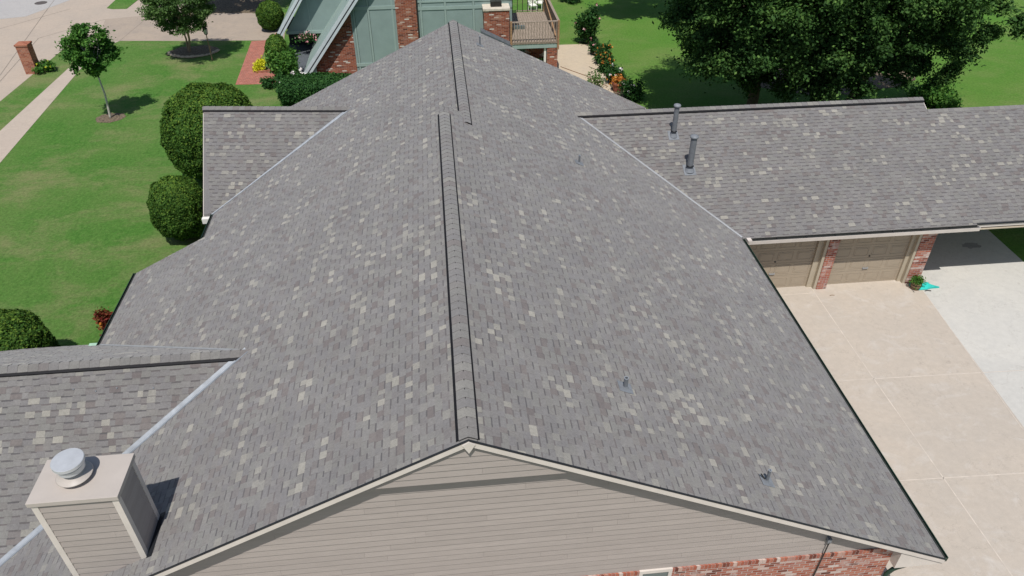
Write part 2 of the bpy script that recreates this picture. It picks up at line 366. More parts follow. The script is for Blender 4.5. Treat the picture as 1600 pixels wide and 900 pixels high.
# ================================================================== OUR HOUSE
HE = 2.6; HR = 7.229; WR = 9.427; mL = .5; mR = (HR-HE)/WR; mF = .476; DX = .602; ZF = HR-mR*DX
XL = -9.95; XF = -7.92; YJ = 12.4; YL = 21.45
house = empty('brick_house', (0, 10, 0), 'long low house with mottled grey shingle roof, taupe siding and brick gable end', 'house')
def zL(x, y): return HR + mL*x
def zF(x, y): return ZF + mF*(x-DX)
def zR(x, y): return HR - mR*x
def clip(poly, a, b):
    """keep the part of poly left of line a->b (2D)"""
    out = []; n = len(poly)
    for i in range(n):
        p = poly[i]; q = poly[(i+1) % n]
        dp = (b[0]-a[0])*(p[1]-a[1])-(b[1]-a[1])*(p[0]-a[0]); dq = (b[0]-a[0])*(q[1]-a[1])-(b[1]-a[1])*(q[0]-a[0])
        if dp >= 0: out.append(p)
        if (dp >= 0) != (dq >= 0):
            t = dp/(dp-dq); out.append((p[0]+(q[0]-p[0])*t, p[1]+(q[1]-p[1])*t))
    return out
def ccw(P):
    A = sum(P[i][0]*P[(i+1)%len(P)][1]-P[(i+1)%len(P)][0]*P[i][1] for i in range(len(P)))
    return P if A > 0 else P[::-1]
def roof_plane(name, pieces, zf, up, slope, parent, thick=.16, expo=.143, origin=(0, 0)):
    """pieces: convex plan polygons; up: plan unit vector pointing upslope. Real shingle tabs laid in courses."""
    mb = MB(); ux, uy = -up[1], up[0]; sec = math.sqrt(1+slope*slope); ev = expo/sec
    pieces = [ccw([(p[0], p[1]) for p in P]) for P in pieces]
    allp = [p for P in pieces for p in P]
    U = [(p[0]-origin[0])*ux+(p[1]-origin[1])*uy for p in allp]; V = [(p[0]-origin[0])*up[0]+(p[1]-origin[1])*up[1] for p in allp]
    def w2(u, v): return (origin[0]+u*ux+v*up[0], origin[1]+u*uy+v*up[1])
    # deck slab
    for P in pieces:
        n = len(P); b = len(mb.v)
        mb.v += [(x, y, zf(x, y)) for x, y in P] + [(x, y, zf(x, y)-thick) for x, y in P]
        mb.f.append(tuple(range(b, b+n))); mb.f.append(tuple(range(b+2*n-1, b+n-1, -1))); mb.t += [.3, .3]
        for i in range(n):
            mb.f.append((b+i, b+n+i, b+n+(i+1) % n, b+(i+1) % n)); mb.t.append(.3)
    r0 = math.floor(min(V)/ev); r1 = math.ceil(max(V)/ev); u0 = min(U)-.5; u1 = max(U)+.5
    for r in range(r0, r1+1):
        va, vb = r*ev, (r+1)*ev; u = u0 - random.random()*.4; hi = random.random() < .5; prev = .5
        pale_run = 0
        while u < u1:
            wd = random.choice((.12,.15,.17,.20,.24)) + random.uniform(-.012, .012)
            k = random.random(); q_ = w2(u, va); dens = noise.noise(Vector((q_[0]*1.3, q_[1]*1.3, 3.7)))*1.6+.5
            if pale_run > 0: pale_run -= 1; tint = random.uniform(.86, 1) if hi else random.uniform(.3, .7)
            elif k < .11 and hi and dens > .38: tint = random.uniform(.86, 1.0); pale_run = random.choice((0, 2))
            elif k < .05 and hi: tint = random.uniform(.86, .97)
            elif k < .14: tint = random.uniform(.70, .88)
            elif k < .24: tint = random.uniform(.07, .2)
            else: tint = random.uniform(.24, .70)
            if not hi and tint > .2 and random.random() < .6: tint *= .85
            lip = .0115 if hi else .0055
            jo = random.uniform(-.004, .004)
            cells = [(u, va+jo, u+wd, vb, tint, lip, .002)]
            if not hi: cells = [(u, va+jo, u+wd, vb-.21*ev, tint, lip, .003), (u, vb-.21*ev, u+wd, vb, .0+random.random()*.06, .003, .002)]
            for (ua, v0, ub, v1, tn, h0, h1) in cells:
                cell = ccw([w2(ua, v0), w2(ub, v0), w2(ub, v1), w2(ua, v1)])
                cx = sum(p[0] for p in cell)/4; cyy = sum(p[1] for p in cell)/4
                for P in pieces:
                    if cx < min(p[0] for p in P)-.4 or cx > max(p[0] for p in P)+.4 or cyy < min(p[1] for p in P)-.4 or cyy > max(p[1] for p in P)+.4: continue
                    c = cell
                    for i in range(len(P)):
                        c = clip(c, P[i], P[(i+1) % len(P)])
                        if len(c) < 3: break
                    if len(c) < 3: continue
                    n = len(c); b = len(mb.v); top = []
                    for x, y in c:
                        v = (x-origin[0])*up[0]+(y-origin[1])*up[1]; t = min(1, max(0, (v-v0)/(v1-v0)))
                        top.append((x, y, zf(x, y)+h0+(h1-h0)*t))
                    mb.v += top + [(x, y, zf(x, y)) for x, y in c]
                    mb.f.append(tuple(range(b, b+n))); mb.t.append(tn)
                    if h0 > .004:
                        for i in range(n):
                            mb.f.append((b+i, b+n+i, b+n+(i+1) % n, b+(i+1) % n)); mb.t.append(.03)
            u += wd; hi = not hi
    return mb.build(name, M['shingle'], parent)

# valley / wing key points
VW = (-4.76, 5.22)                                  # near-left wing ridge meets main slope
def va(x): return VW[1] + (x-VW[0])*.69             # its south valley
def vn(x): return VW[1] - (x-VW[0])*.715            # its north valley
NWZ = zL(*VW); sN = mL/.69; sNn = mL/.715
FV = (-3.24, 17.89); FVb = (-8.02, 14.76); kf = (FV[1]-FVb[1])/(FV[0]-FVb[0]); FZ = zF(*FV)
RV = (4.66, 16.85); RVb = (9.46, 11.86); kr = (RV[1]-RVb[1])/(RV[0]-RVb[0]); RZ = zR(*RV)

roof_plane('roof_slope', [
    [(0,-.035),(XL,-.035),(XL,va(XL)),VW,(0,VW[1])],
    [(0,VW[1]),VW,(XL,vn(XL)),(XL,YJ),(0,YJ)]], zL, (1,0), mL, house)
roof_plane('roof_slope', [
    [(DX,YJ),(XF,YJ),(XF,FVb[1]),FV,(DX,FV[1])],
    [(DX,FV[1]),FV,(XF,FV[1]+(FV[0]-XF)*.66),(XF,YL),(DX,YL)]], zF, (1,0), mF, house)
roof_plane('roof_slope', [
    [(0,-.035),(WR,-.035),(WR,RVb[1]),(RVb[0]-.9,RVb[1]-.9*kr),(0,RVb[1]-.9*kr)],
    [(DX,RVb[1]-.9*kr),(RVb[0]-.9,RVb[1]-.9*kr),RV,(DX,RV[1])],
    [(DX,RV[1]),RV,(RV[0]+(YL-RV[1])*.85,YL),(DX,YL)]], zR, (-1,0), mR, house)
# near-left wing
XW = -17.0
yes = VW[1]-(NWZ-1.95)/sN; yen = VW[1]+(NWZ-1.95)/sNn
roof_plane('wing_roof_slope', [[VW,(XW,VW[1]),(XW,yes),(VW[0]-(VW[1]-yes)/.69,yes)]], lambda x, y: NWZ-(VW[1]-y)*sN, (0,1), sN, house)
roof_plane('wing_roof_slope', [[VW,(XW,VW[1]),(XW,yen),(VW[0]-(yen-VW[1])/.715,yen)]], lambda x, y: NWZ-(y-VW[1])*sNn, (0,-1), sNn, house)
# far-left wing (ridge runs slightly skew, as the eave corner does)
FL = G(318,167.5,FZ); FLe = G(318,334.5,2.82); fskew = (FL.y-FV[1])/(FL.x-FV[0])
a2 = Vector((-(FL.y-FV[1]), FL.x-FV[0])).normalized(); a2 = -a2 if a2.y < 0 else a2
sF = (FZ-2.80)/abs((FLe.x-FV[0])*a2.x+(FLe.y-FV[1])*a2.y)
zfw = lambda x, y: FZ-((FV[0]-x)*a2.x+(FV[1]-y)*a2.y)*sF
zfn = lambda x, y: FZ-((x-FV[0])*a2.x+(y-FV[1])*a2.y)*sF
roof_plane('wing_roof_slope', [[FV,(FL.x,FL.y),(FLe.x,FLe.y),(FVb[0]-.02,FLe.y+.02),FVb]], zfw, (a2.x,a2.y), sF, house, origin=FV)
roof_plane('wing_roof_slope', [[FV,(FL.x,FL.y),(FL.x-.04,FL.y+3.1),(XF-.1,FV[1]+(FV[0]-XF)*.66)]], zfn, (-a2.x,-a2.y), sF, house, origin=FV)
# right garage wing
sG = (RZ-zR(*RVb))/(RV[1]-RVb[1]); XG1 = 17.66; XG2 = 25.0; YE = RVb[1]-.02; YR2 = 16.36
zg = lambda x, y: RZ-(RV[1]-y)*sG
roof_plane('wing_roof_slope', [[RV,(RVb[0]+(RVb[1]-YE)/-kr,YE),(17.6,YE),(17.66,RV[1])],
                               [(17.6,YE+.06),(XG2,YE+.06),(XG2,YR2),(17.655,YR2)]], zg, (0,1), sG, house)
zgb = lambda x, y: RZ-(y-RV[1])*sG
roof_plane('wing_roof_slope', [[RV,(XG1,RV[1]),(XG1,21.6),(RV[0]+(21.6-RV[1])*.85,21.6)]], zgb, (0,-1), sG, house)
roof_plane('wing_roof_slope', [[(XG1,YR2),(XG2,YR2),(XG2,20.6),(XG1,20.6)]], lambda x, y: zg(0, YR2)-(y-YR2)*sG, (0,-1), sG, house)

# ridge vents with shingle caps
def ridge_vent(p, q, la, lb, wid=.165, h=.042, parent=None, oa=.05, ob=.032):
    """p,q ridge points; la, lb downslope 3D unit vectors on either side"""
    p = Vector(p); q = Vector(q); la = Vector(la).normalized(); lb = Vector(lb).normalized(); d = (q-p); Ln = d.length; d.normalize()
    up = Vector((0,0,1))
    body = MB()
    def sec(c, wd, z0, z1):
        return [c+la*(wd+oa)+up*z0, c+up*z0, c+lb*(wd+ob)+up*z0, c+lb*(wd+ob)+up*(z1-.004), c+up*(z1+.004), c+la*(wd+oa)+up*(z1-.004)]
    body.prism(sec(p, wid, -.02, h), d*Ln)
    v = body.build('ridge_vent', M['black'], parent)
    caps = MB(); x = -.03
    while x < Ln:
        w = .215; c0 = p+d*x; c1 = p+d*min(x+w+.03, Ln+.02); k = random.random()
        tn = random.uniform(.80, .88) if k < .12 else random.uniform(.17, .26) if k < .22 else random.uniform(.3, .7)
        zt0, zt1 = h+.016, h+.007
        A = [c0+la*wid+up*(h+.002), c0+la*wid*.35+up*(zt0+.004), c0+up*(zt0+.004), c0+lb*wid*.35+up*(zt0+.004), c0+lb*wid+up*(h+.002)]
        A = [c0+la*wid+up*zt0, c0+la*wid*.3+up*(zt0+.001), c0+up*(zt0-.006), c0+lb*wid*.3+up*(zt0+.001), c0+lb*wid+up*zt0]
        B = [c1+la*wid+up*zt1, c1+la*wid*.3+up*(zt1+.001), c1+up*(zt1-.006), c1+lb*wid*.3+up*(zt1+.001), c1+lb*wid+up*zt1]
        for i in range(4): caps.poly([A[i], A[i+1], B[i+1], B[i]], tn)
        low = [a-up*.012 for a in A]
        for i in range(4): caps.poly([A[i], low[i], low[i+1], A[i+1]], .03)
        caps.poly([A[0], B[0], B[0]-up*.006, low[0]], .03); caps.poly([A[4], low[4], B[4]-up*.006, B[4]], .03)
        x += w
    caps.build('ridge_cap', M['shingle'], v)
    return v
dl = (-1,0,-mL); dr = (1,0,-mR)
ridge_vent((0,.02,HR), (0,YJ-.15,HR), dl, dr, parent=house)
ridge_vent((DX,YJ-.25,ZF), (DX,YL-.02,ZF), (-1,0,-mF), dr, parent=house)
ridge_vent((VW[0]+.05,VW[1],NWZ), (XW,VW[1],NWZ), (0,-1,-sN), (0,1,-sNn), wid=.17, parent=house)
ridge_vent((FV[0]+.02,FV[1],FZ), (FL.x,FL.y,FZ), (-a2.x,-a2.y,-sF), (a2.x,a2.y,-sF), wid=.16, h=.035, parent=house)
ridge_vent((RV[0],RV[1],RZ), (XG1,RV[1],RZ), (0,-1,-sG), (0,1,-sG), wid=.16, h=.05, parent=house)
m = MB()
x = XG1
while x < XG2:
    m.poly([(x,YR2-.15,zg(0,YR2)-.15*sG+.018),(x+.25,YR2-.15,zg(0,YR2)-.15*sG+.014),(x+.25,YR2,zg(0,YR2)+.016),(x,YR2,zg(0,YR2)+.02)], random.uniform(.25,.8))
    m.poly([(x,YR2,zg(0,YR2)+.02),(x+.25,YR2,zg(0,YR2)+.016),(x+.25,YR2+.15,zg(0,YR2)-.15*sG+.014),(x,YR2+.15,zg(0,YR2)-.15*sG+.018)], random.uniform(.25,.8)); x += .2
m.build('ridge_cap', M['shingle'], house)

# valley flashing
def valley(p, q, za, zb, wd=.085, lift=.016, parent=None, mat='galv'):
    m = MB(); p = Vector((p[0],p[1])); q = Vector((q[0],q[1])); d = (q-p).normalized(); s = Vector((-d.y, d.x)); n = 6
    for i in range(n):
        a = p+(q-p)*i/n; b = p+(q-p)*(i+1)/n; L = lift+.002*(i % 2)
        c = [(a.x,a.y,za(a.x,a.y)+L+.014), (b.x,b.y,za(b.x,b.y)+L+.014)]
        def e(P, sg, z, w): Q = P+s*sg*w; return (Q.x, Q.y, z(Q.x, Q.y)+L)
        A = [e(a,1,za,.014), e(b,1,za,.014)]; A2 = [e(a,1,za,wd), e(b,1,za,wd)]
        B = [e(a,-1,zb,.014), e(b,-1,zb,.014)]; B2 = [e(a,-1,zb,wd), e(b,-1,zb,wd)]
        m.poly([c[0], c[1], A[1], A[0]]); m.poly([A[0], A[1], A2[1], A2[0]]); m.poly([c[0], B[0], B[1], c[1]]); m.poly([B[0], B2[0], B2[1], B[1]])
        dn = lambda P: (P[0], P[1], P[2]-.02)
        m.poly([A2[0], A2[1], dn(A2[1]), dn(A2[0])]); m.poly([B2[0], dn(B2[0]), dn(B2[1]), B2[1]])
    return m.build('valley_flashing', M[mat], parent)
zNs = lambda x, y: NWZ-(VW[1]-y)*sN; zNn = lambda x, y: NWZ-(y-VW[1])*sNn
def side(zl, zw, p, q, ref):   # zl for the main slope side
    p = Vector(p); q = Vector(q); d = q-p; s = Vector((-d.y, d.x))
    return (zl, zw) if (Vector(ref)-p).dot(s) > 0 else (zw, zl)
for p, q, zm, zw, wd in ((VW,(XL,va(XL)),zL,zNs,.075), (VW,(XL,vn(XL)),zL,zNn,.04), (FV,FVb,zF,zfw,.07), (RV,RVb,zR,zg,.045)):
    A, B = side(zm, zw, p, q, (0, 0) if wd == .075 else (0, 10)); valley(p, q, A, B, wd, parent=house, mat='greyval' if wd < .05 else 'galv')

# gutters
def gutter(p, q, out, mat, wd=.12, dp=.12, parent=house, lining=True, name='gutter'):
    p = Vector(p); q = Vector(q); o = Vector(out)*wd; dn = Vector((0,0,-dp)); t = Vector(out)*.012; m = MB()
    for a in (0, 1): pass
    m.prism([p, p+dn, p+dn+Vector((0,0,.008)), p+Vector(out)*.004+Vector((0,0,0))], q-p)
    m.prism([p+dn, p+dn+o, p+dn+o+Vector((0,0,.01)), p+dn+Vector((0,0,.01))], q-p)
    m.prism([p+dn+o-t, p+dn+o, p+o*1.08+Vector((0,0,.004)), p+o*1.08-t*1.2+Vector((0,0,.004))], q-p)
    for e in (p, q-(q-p).normalized()*.006): m.prism([e, e+dn, e+dn+o, e+o], (q-p).normalized()*.006)
    g = m.build(name, M[mat], parent)
    if lining:
        l = MB(); e = (q-p).normalized()*.01
        l.prism([p+e+dn*.02+Vector(out)*.005, p+e+dn*.02+Vector(out)*.03, p+e+dn*.45+Vector(out)*.03, p+e+dn*.45+Vector(out)*.005], (q-p)-2*e)  # dark back plate: shade on the gutter's rear wall put in as colour
        l.prism([p+e+dn*.45+t, p+e+dn*.45+o-t*1.1, p+e+dn*.8+o-t*1.1, p+e+dn*.8+t], (q-p)-2*e); l.build('litter_and_shade', M['darkgap'], g)
        # hanger straps
        n = int((q-p).length/.9)
        for i in range(1, n): h = MB(); c = p+(q-p)*i/n; h.bar(c+Vector((0,0,-.012)), c+o+Vector((0,0,-.012)), .02, .004); h.build('hanger', M['dripedge'], g)
    return g
gutter((WR+.01,-.02,HE-.0), (WR+.01,RVb[1]-.1,HE-.0), (1,0,0), 'greengut', wd=.075)
gl = zL(XL,0)
gutter((XL-.01,vn(XL)-.0,gl), (XL-.01,YJ,gl), (-1,0,0), 'greengut', wd=.085)
gf = zF(XF,0)
gutter((XF-.01,YJ+.05,gf), (XF-.01,FVb[1]-.03,gf), (-1,0,0), 'greengut', wd=.085)
gg = zg(0,YE)
gutter((9.62,YE-.01,gg), (17.6,YE-.01,gg), (0,-1,0), 'cream', wd=.19, dp=.13)
m = MB(); m.box((17.6,YE+.03,gg-.14),(XG2,YE+.055,gg-.01)); m.build('fascia_board', M['cream'], house)
m = MB(); m.box((17.6,YE+.0,gg-.03),(XG2,YE+.05,gg+.012)); m.build('drip_edge', M['dripedge'], house)
# outlet box and elbow at the near-left gutter end
m = MB(); m.box((XL-.34,vn(XL)+.0,gl-.17),(XL-.12,vn(XL)+.17,gl-.03)); m.build('downspout_box', M['palegreen'], house, bevel=.01)
m = MB(); m.tube([(XL-.3,vn(XL)+.05,gl-.12),(XL-.45,vn(XL)+.03,gl-.13),(XL-.52,vn(XL),gl-.25),(XL-.52,vn(XL),gl-.6)], .03); m.build('downspout', M['greengut'], house, True)
m = MB(); m.box((FLe.x-.06,FLe.y-.16,2.52),(FLe.x+.3,FLe.y+.0,2.72)); m.build('soffit_return', M['white'], house, bevel=.01)

# rake trim of the near gable
def rake(x0, z0, x1, z1, y, dep=.14, th=.028, name='rake_board', mat='cream', drop=.02, shift=0):
    m = MB(); m.prism([(x0,y,z0-drop),(x1,y,z1-drop),(x1,y,z1-drop-dep),(x0,y,z0-drop-dep)], (0,th,0)); return m.build(name, M[mat], house)
for (xa, za_, xb, zb) in ((0,HR,XL,zL(XL,0)), (0,HR,WR,HE)):
    rake(xa, za_, xb, zb, -.056, drop=.012, dep=.115)
    m = MB(); m.prism([(xa,-.060,za_+.016),(xb,-.060,zb+.016),(xb,-.060,zb-.010),(xa,-.060,za_-.010)], (0,.03,0)); m.build('drip_edge', M['dripedge'], house)
m = MB(); m.prism([(-.10,-.084,HR-.07),(0,-.084,HR-.005),(.10,-.084,HR-.07),(0,-.084,HR-.26)], (0,.026,0)); m.build('peak_trim', M['cream'], house)
# rake of the step at YJ on the left and the far gable
for y, xa, za_, xb, zb in ((YJ,0,HR,XL,zL(XL,0)), (YL,DX,ZF,XF,zF(XF,0)), (YL,DX,ZF,8.6,zR(8.6,0))):
    m = MB(); m.prism([(xa,y,za_-.02),(xb,y,zb-.02),(xb,y,zb-.17),(xa,y,za_-.17)], (0,.028,0)); m.build('rake_board', M['cream'], house)
m = MB(); m.prism([(FL.x,FL.y,FZ-.05),(FLe.x,FLe.y,2.75),(FLe.x,FLe.y,2.62),(FL.x,FL.y,FZ-.18)], (-.028,0,0)); m.build('rake_board', M['cream'], house)
m = MB(); m.prism([(XG1,RV[1],RZ-.01),(XG1,YR2,zg(0,YR2)-.01),(XG1,YR2,zg(0,YR2)-.2),(XG1,RV[1],RZ-.2)], (.025,0,0)); m.build('rake_board', M['cream'], house)

# lap siding clipped to gable outline
def lap(name, poly, y, z0, z1, mat, parent, expo=.155, face=-1, th=.020, axis='x'):
    mb = MB(); poly = ccw(poly); z = z0; k = 0
    xs = [p[0] for p in poly]
    while z < z1:
        x = min(xs)-random.uniform(0, 3.6)
        while x < max(xs):
            L = 3.66; c = [(x+.001,z),(x+L-.001,z),(x+L-.001,z+expo),(x+.001,z+expo)]
            for i in range(len(poly)):
                c = clip(c, poly[i], poly[(i+1) % len(poly)])
                if len(c) < 3: break
            if len(c) >= 3:
                f = []; bk = []
                for a, b in c:
                    o = face*(th*(1-(b-z)/expo)+.002)
                    f.append((a, y+o, b) if axis == 'x' else (y+o, a, b)); bk.append((a, y, b) if axis == 'x' else (y, a, b))
                n = len(c); bb = len(mb.v); mb.v += f+bk; tn = random.random()
                mb.f.append(tuple(range(bb, bb+n)) ); mb.t.append(tn)
                for i in range(n): mb.f.append((bb+i, bb+n+i, bb+n+(i+1) % n, bb+(i+1) % n)); mb.t.append(tn)
            x += L
        z += expo; k += 1
    return mb.build(name, M[mat], parent)
YW = .22; ZB = 2.84
gable = lambda x: HR-.17+(mL*x if x < 0 else -mR*x)
lap('gable_siding', [(-(HR-.17-ZB)/mL,ZB),(8.36,ZB),(8.36,gable(8.36)),(0,gable(0))], YW, ZB, HR, 'siding', house)
lap('gable_peak_siding', [(-1.72,6.20),(1.76,6.20),(0,gable(0)+.03)], .028, 6.20, HR, 'siding', house, expo=.15)
m = MB(); m.box((-1.70,.03,6.185),(1.74,.20,6.2)); m.build('peak_soffit', M['siding'], house)
# structural walls
XRW = 8.42
m = MB(); m.prism([(XL+.45,YW+.01,0),(XRW-.06,YW+.01,0),(XRW-.06,YW+.01,gable(XRW)-.05),(0,YW+.01,gable(0)-.05),(XL+.45,YW+.01,gable(XL+.45)-.05)], (0,.2,0)); m.build('gable_wall', M['siding'], house)
m = MB(); WX0, WX1, WZ0, WZ1 = 3.26, 3.78, 1.3, 2.70
for a, b in (((XL+.4,.17,0),(WX0-.07,.228,ZB)), ((WX1+.07,.17,0),(XRW,.228,ZB)), ((WX0-.07,.17,0),(WX1+.07,.228,WZ0-.08))): m.box(a, b)
m.box((XRW-.06,.228,0),(XRW,11.9,2.5)); bw = m.build('brick_wall', M['brick'], house)
wn = MB()
for a, b in (((WX0-.07,.16,WZ1+.06),(WX1+.07,.215,ZB+.01)), ((WX0-.07,.165,WZ0-.08),(WX0,.215,WZ1+.06)), ((WX1,.165,WZ0-.08),(WX1+.07,.215,WZ1+.06)), ((WX0,.165,WZ0-.08),(WX1,.215,WZ0))): wn.box(a, b)
wn_ = wn.build('window', M['cream'], house)
m = MB(); m.box((WX0,.195,WZ0),(WX1,.205,ZB)); m.build('pane', M['glass'], wn_)
m = MB(); m.box((XL+.5,.5,0),(XL+.62,YJ-.1,2.0)); m.box((XF+.5,YJ,0),(XF+.62,YL-.4,2.5)); m.box((-7.4,YL-.5,0),(7.8,YL-.38,2.9)); m.box((-9.4,YJ-.4,0),(-7.3,YJ-.3,2.2))
m.box((XW+.5,yes+.5,0),(XW+.6,yen-.5,2)); m.box((XW+.5,yes+.4,0),(XL+.5,yes+.5,2)); m.box((XW+.5,yen-.5,0),(XL+.5,yen-.4,2)); m.build('brick_wall', M['garage_brick'], house)
m = MB(); m.prism([(XL+.6,YJ-.42,2.0),(-7.2,YJ-.42,2.0),(-1,YJ-.42,6.3),(0,YJ-.42,6.8),(0.0,YJ-.42,6.2)], (0,.1,0)); m.build('step_wall', M['siding'], house)
m = MB(); m.prism([(XF+.5,YL-.4,2.6),(8.2,YL-.4,2.6),(DX,YL-.4,ZF-.2)], (0,.1,0)); m.build('gable_wall', M['siding'], house)
m = MB(); m.prism([(FL.x+.35,FLe.y+.5,0),(FL.x+.35,FL.y+2.6,0),(FL.x+.35,FL.y+2.6,2.7),(FL.x+.35,FL.y,FZ-.25),(FL.x+.35,FLe.y+.5,2.9)], (.1,0,0)); m.build('wing_wall', M['garage_brick'], house)
# eave soffit + return at right corner
m = MB(); m.prism([(XRW,-.026,2.42),(WR,-.026,2.42),(WR,-.026,HE-.03),(XRW,-.026,HE+.40)], (0,.24,0)); m.build('soffit_return', M['cream'], house)
m = MB(); m.box((XRW,.22,2.40),(WR-.01,11.85,2.43)); m.box((WR-.03,.22,2.40),(WR,11.85,HE-.05)); m.build('soffit', M['cream'], house)
# downspout at the right corner
m = MB(); m.tube([(XRW+.55,.10,2.42),(XRW+.4,.08,2.34),(XRW+.12,.10,2.18),(XRW+.03,.11,2.0),(XRW+.03,.11,0.1)], .045, 8); m.build('downspout', M['greengut'], house, True)
# service mast cable on gable
m = MB(); m.tube([(6.9,.19,3.36),(6.9,.13,3.3),(6.88,.13,2.6),(6.82,.12,1.2),(6.8,.12,.2)], .014, 6); cb = m.build('cable', M['iron'], house, True)
m = MB(); m.box((6.86,.12,3.27),(6.94,.21,3.39)); m.build('bracket', M['lead'], cb, bevel=.008)

# chimney box
CX0, CX1, CY0, CY1, CZ = -7.10, -5.74, .42, 1.27, 6.0
m = MB(); m.box((CX0+.02,CY0+.02,2.9),(CX1-.02,CY1-.02,CZ-.04)); ch = m.build('chimney', M['siding'], house)
lap('siding', [(CX0+.03,3.1),(CX1-.03,3.1),(CX1-.03,CZ-.03),(CX0+.03,CZ-.03)], CY0+.02, 3.1, CZ, 'siding', ch, expo=.158)
lap('siding', [(CY0+.03,3.1),(CY1-.03,3.1),(CY1-.03,CZ-.03),(CY0+.03,CZ-.03)], CX1-.02, 3.1, CZ, 'siding', ch, expo=.158, face=1, axis='y')
lap('siding', [(CY0+.03,3.1),(CY1-.03,3.1),(CY1-.03,CZ-.03),(CY0+.03,CZ-.03)], CX0+.02, 3.1, CZ, 'siding', ch, expo=.158, face=-1, axis='y')
for x, y, sx, sy in ((CX0,CY0,1,1),(CX1,CY0,-1,1),(CX1,CY1,-1,-1),(CX0,CY1,1,-1)):
    m = MB(); z0 = zL(x,0)-.25
    m.box((min(x-.004*sx,x+.10*sx),min(y-.004*sy,y+.03*sy),z0),(max(x-.004*sx,x+.10*sx),max(y-.004*sy,y+.03*sy),CZ-.02))
    m.box((min(x-.004*sx,x+.03*sx),min(y+.03*sy,y+.10*sy),z0),(max(x-.004*sx,x+.03*sx),max(y+.03*sy,y+.10*sy),CZ-.02))
    m.build('corner_trim', M['cream'], ch)
m = MB(); e = .035
m.hexa([(CX0-e,CY0-e,CZ-.02),(CX1+e,CY0-e,CZ-.02),(CX1+e,CY1+e,CZ-.02),(CX0-e,CY1+e,CZ-.02),(CX0-e,CY0-e,CZ+.075),(CX1+e,CY0-e,CZ+.075),(CX1+e,CY1+e,CZ+.075),(CX0-e,CY1+e,CZ+.075)])
m.build('chase_cover', M['capmetal'], ch, bevel=.006)
fc = (-6.50,.86,CZ+.075)
m = MB(); m.lathe(fc, [(.15,.0),(.15,.05),(.155,.06),(.27,.085),(.285,.095),(.275,.105),(.15,.14),(.14,.20)], 40); m.build('storm_collar', M['capmetal'], ch, True)
m = MB(); m.lathe(fc, [(.13,.12),(.13,.235),(.208,.24),(.212,.33),(.185,.335),(.185,.372),(.246,.376),(.252,.382),(.252,.440),(.246,.448),(.001,.455)], 40); fl = m.build('flue_cap', M['bright'], ch, True)
md = fl.modifiers.new('e','EDGE_SPLIT'); md.split_angle = math.radians(35)
m = MB(); m.prism([(CX1,CY0-.03,zL(CX1,0)+.012),(CX1+.10,CY0-.03,zL(CX1+.1,0)+.014),(CX1+.10,CY1+.05,zL(CX1+.1,0)+.014),(CX1,CY1+.05,zL(CX1,0)+.012)], (0,0,.006)); m.build('step_flashing', M['dripedge'], ch)

# plumbing vents
def pipe(px, dia, h, cap=False, tall=False):
    p, zf, gx = px; x, y = p; z = zf(x, y)
    m = MB(); m.tube([(x,y,z-.1),(x,y,z+h)], dia/2, 16, cap=cap)
    if not cap: m.tube([(x,y,z+h),(x,y,z+h-.12)], dia/2-.007, 16, cap=False)
    v = m.build('vent_pipe', M['pipe'], house, True); md = v.modifiers.new('e','EDGE_SPLIT'); md.split_angle = math.radians(40)
    f = MB(); k = dia*.5; f.tube([(x,y,z-.02),(x,y,z+.05+(.05 if tall else 0))], [k*1.75, k*1.12], 16)
    a = k+.10
    pts = [(x-a,y-a),(x+a,y-a),(x+a,y+a),(x-a,y+a)]
    f.prism([(u,w_,zf(u,w_)+.014) for u,w_ in pts], (0,0,.005)); f.build('pipe_flashing', M['lead'], v)
    r = MB(); r.tube([(x,y,z+h-.004),(x,y,z+h+.008)], dia/2+.004, 16); 
    if not cap: r = MB(); r.lathe((x,y,z+h-.002), [(dia/2+.004,0),(dia/2+.004,.012),(dia/2-.012,.012),(dia/2-.012,-.0)], 16); r.f = [q for q in r.f if len(q) == 4]; r.t = r.t[:len(r.f)]
    if cap:
        r = MB(); r.lathe((x,y,z+h-.03), [(dia/2+.035,0),(dia/2+.045,.03),(dia/2+.03,.07),(dia*.25,.10),(.001,.105)], 20)
        c = MB(); c.lathe((x,y,z+.16), [(dia/2,0),(dia/2+.03,.01),(dia/2,.05)], 18); c.build('storm_collar', M['dripedge'], v, True)
    r.build('pipe_cap' if cap else 'pipe_rim', M['lead'] if cap else M['galv'], v, cap)
onR = lambda a, b: ray((a, b), (mR,0,1), HR)
for a, b, d_, h_ in ((905,255,.06,.26), (977,606,.085,.26), (1198,752,.06,.32), (750,71,.06,.34)):
    q = onR(a, b); pipe(((q.x,q.y),zR,0), d_, h_)
for a, b, d_, h_ in ((1052,212,.17,1.12), (1077,266,.21,1.25)):
    q = ray((a, b), (0,-sG,1), RZ-sG*RV[1]); pipe(((q.x,q.y),zg,0), d_, h_, True, True)
# small bent bracket behind the nearest pipe
q = onR(1198,752); m = MB(); m.bar((q.x-.02,q.y+.02,q.z+.02),(q.x-.12,q.y+.06,q.z+.16),.02,.02); m.build('pipe_bracket', M['iron'], house)
# nails and specks left on the shingles
for a, b in ((115,609),(150,612),(183,607),(240,607)):
    q = ray((a, b), (0,-sN,1), NWZ-sN*VW[1]); m = MB(); m.lathe((q.x,q.y,q.z+.01), [(.02,0),(.02,.012),(.008,.02)], 8); m.build('nail_head', M['lead'], house)

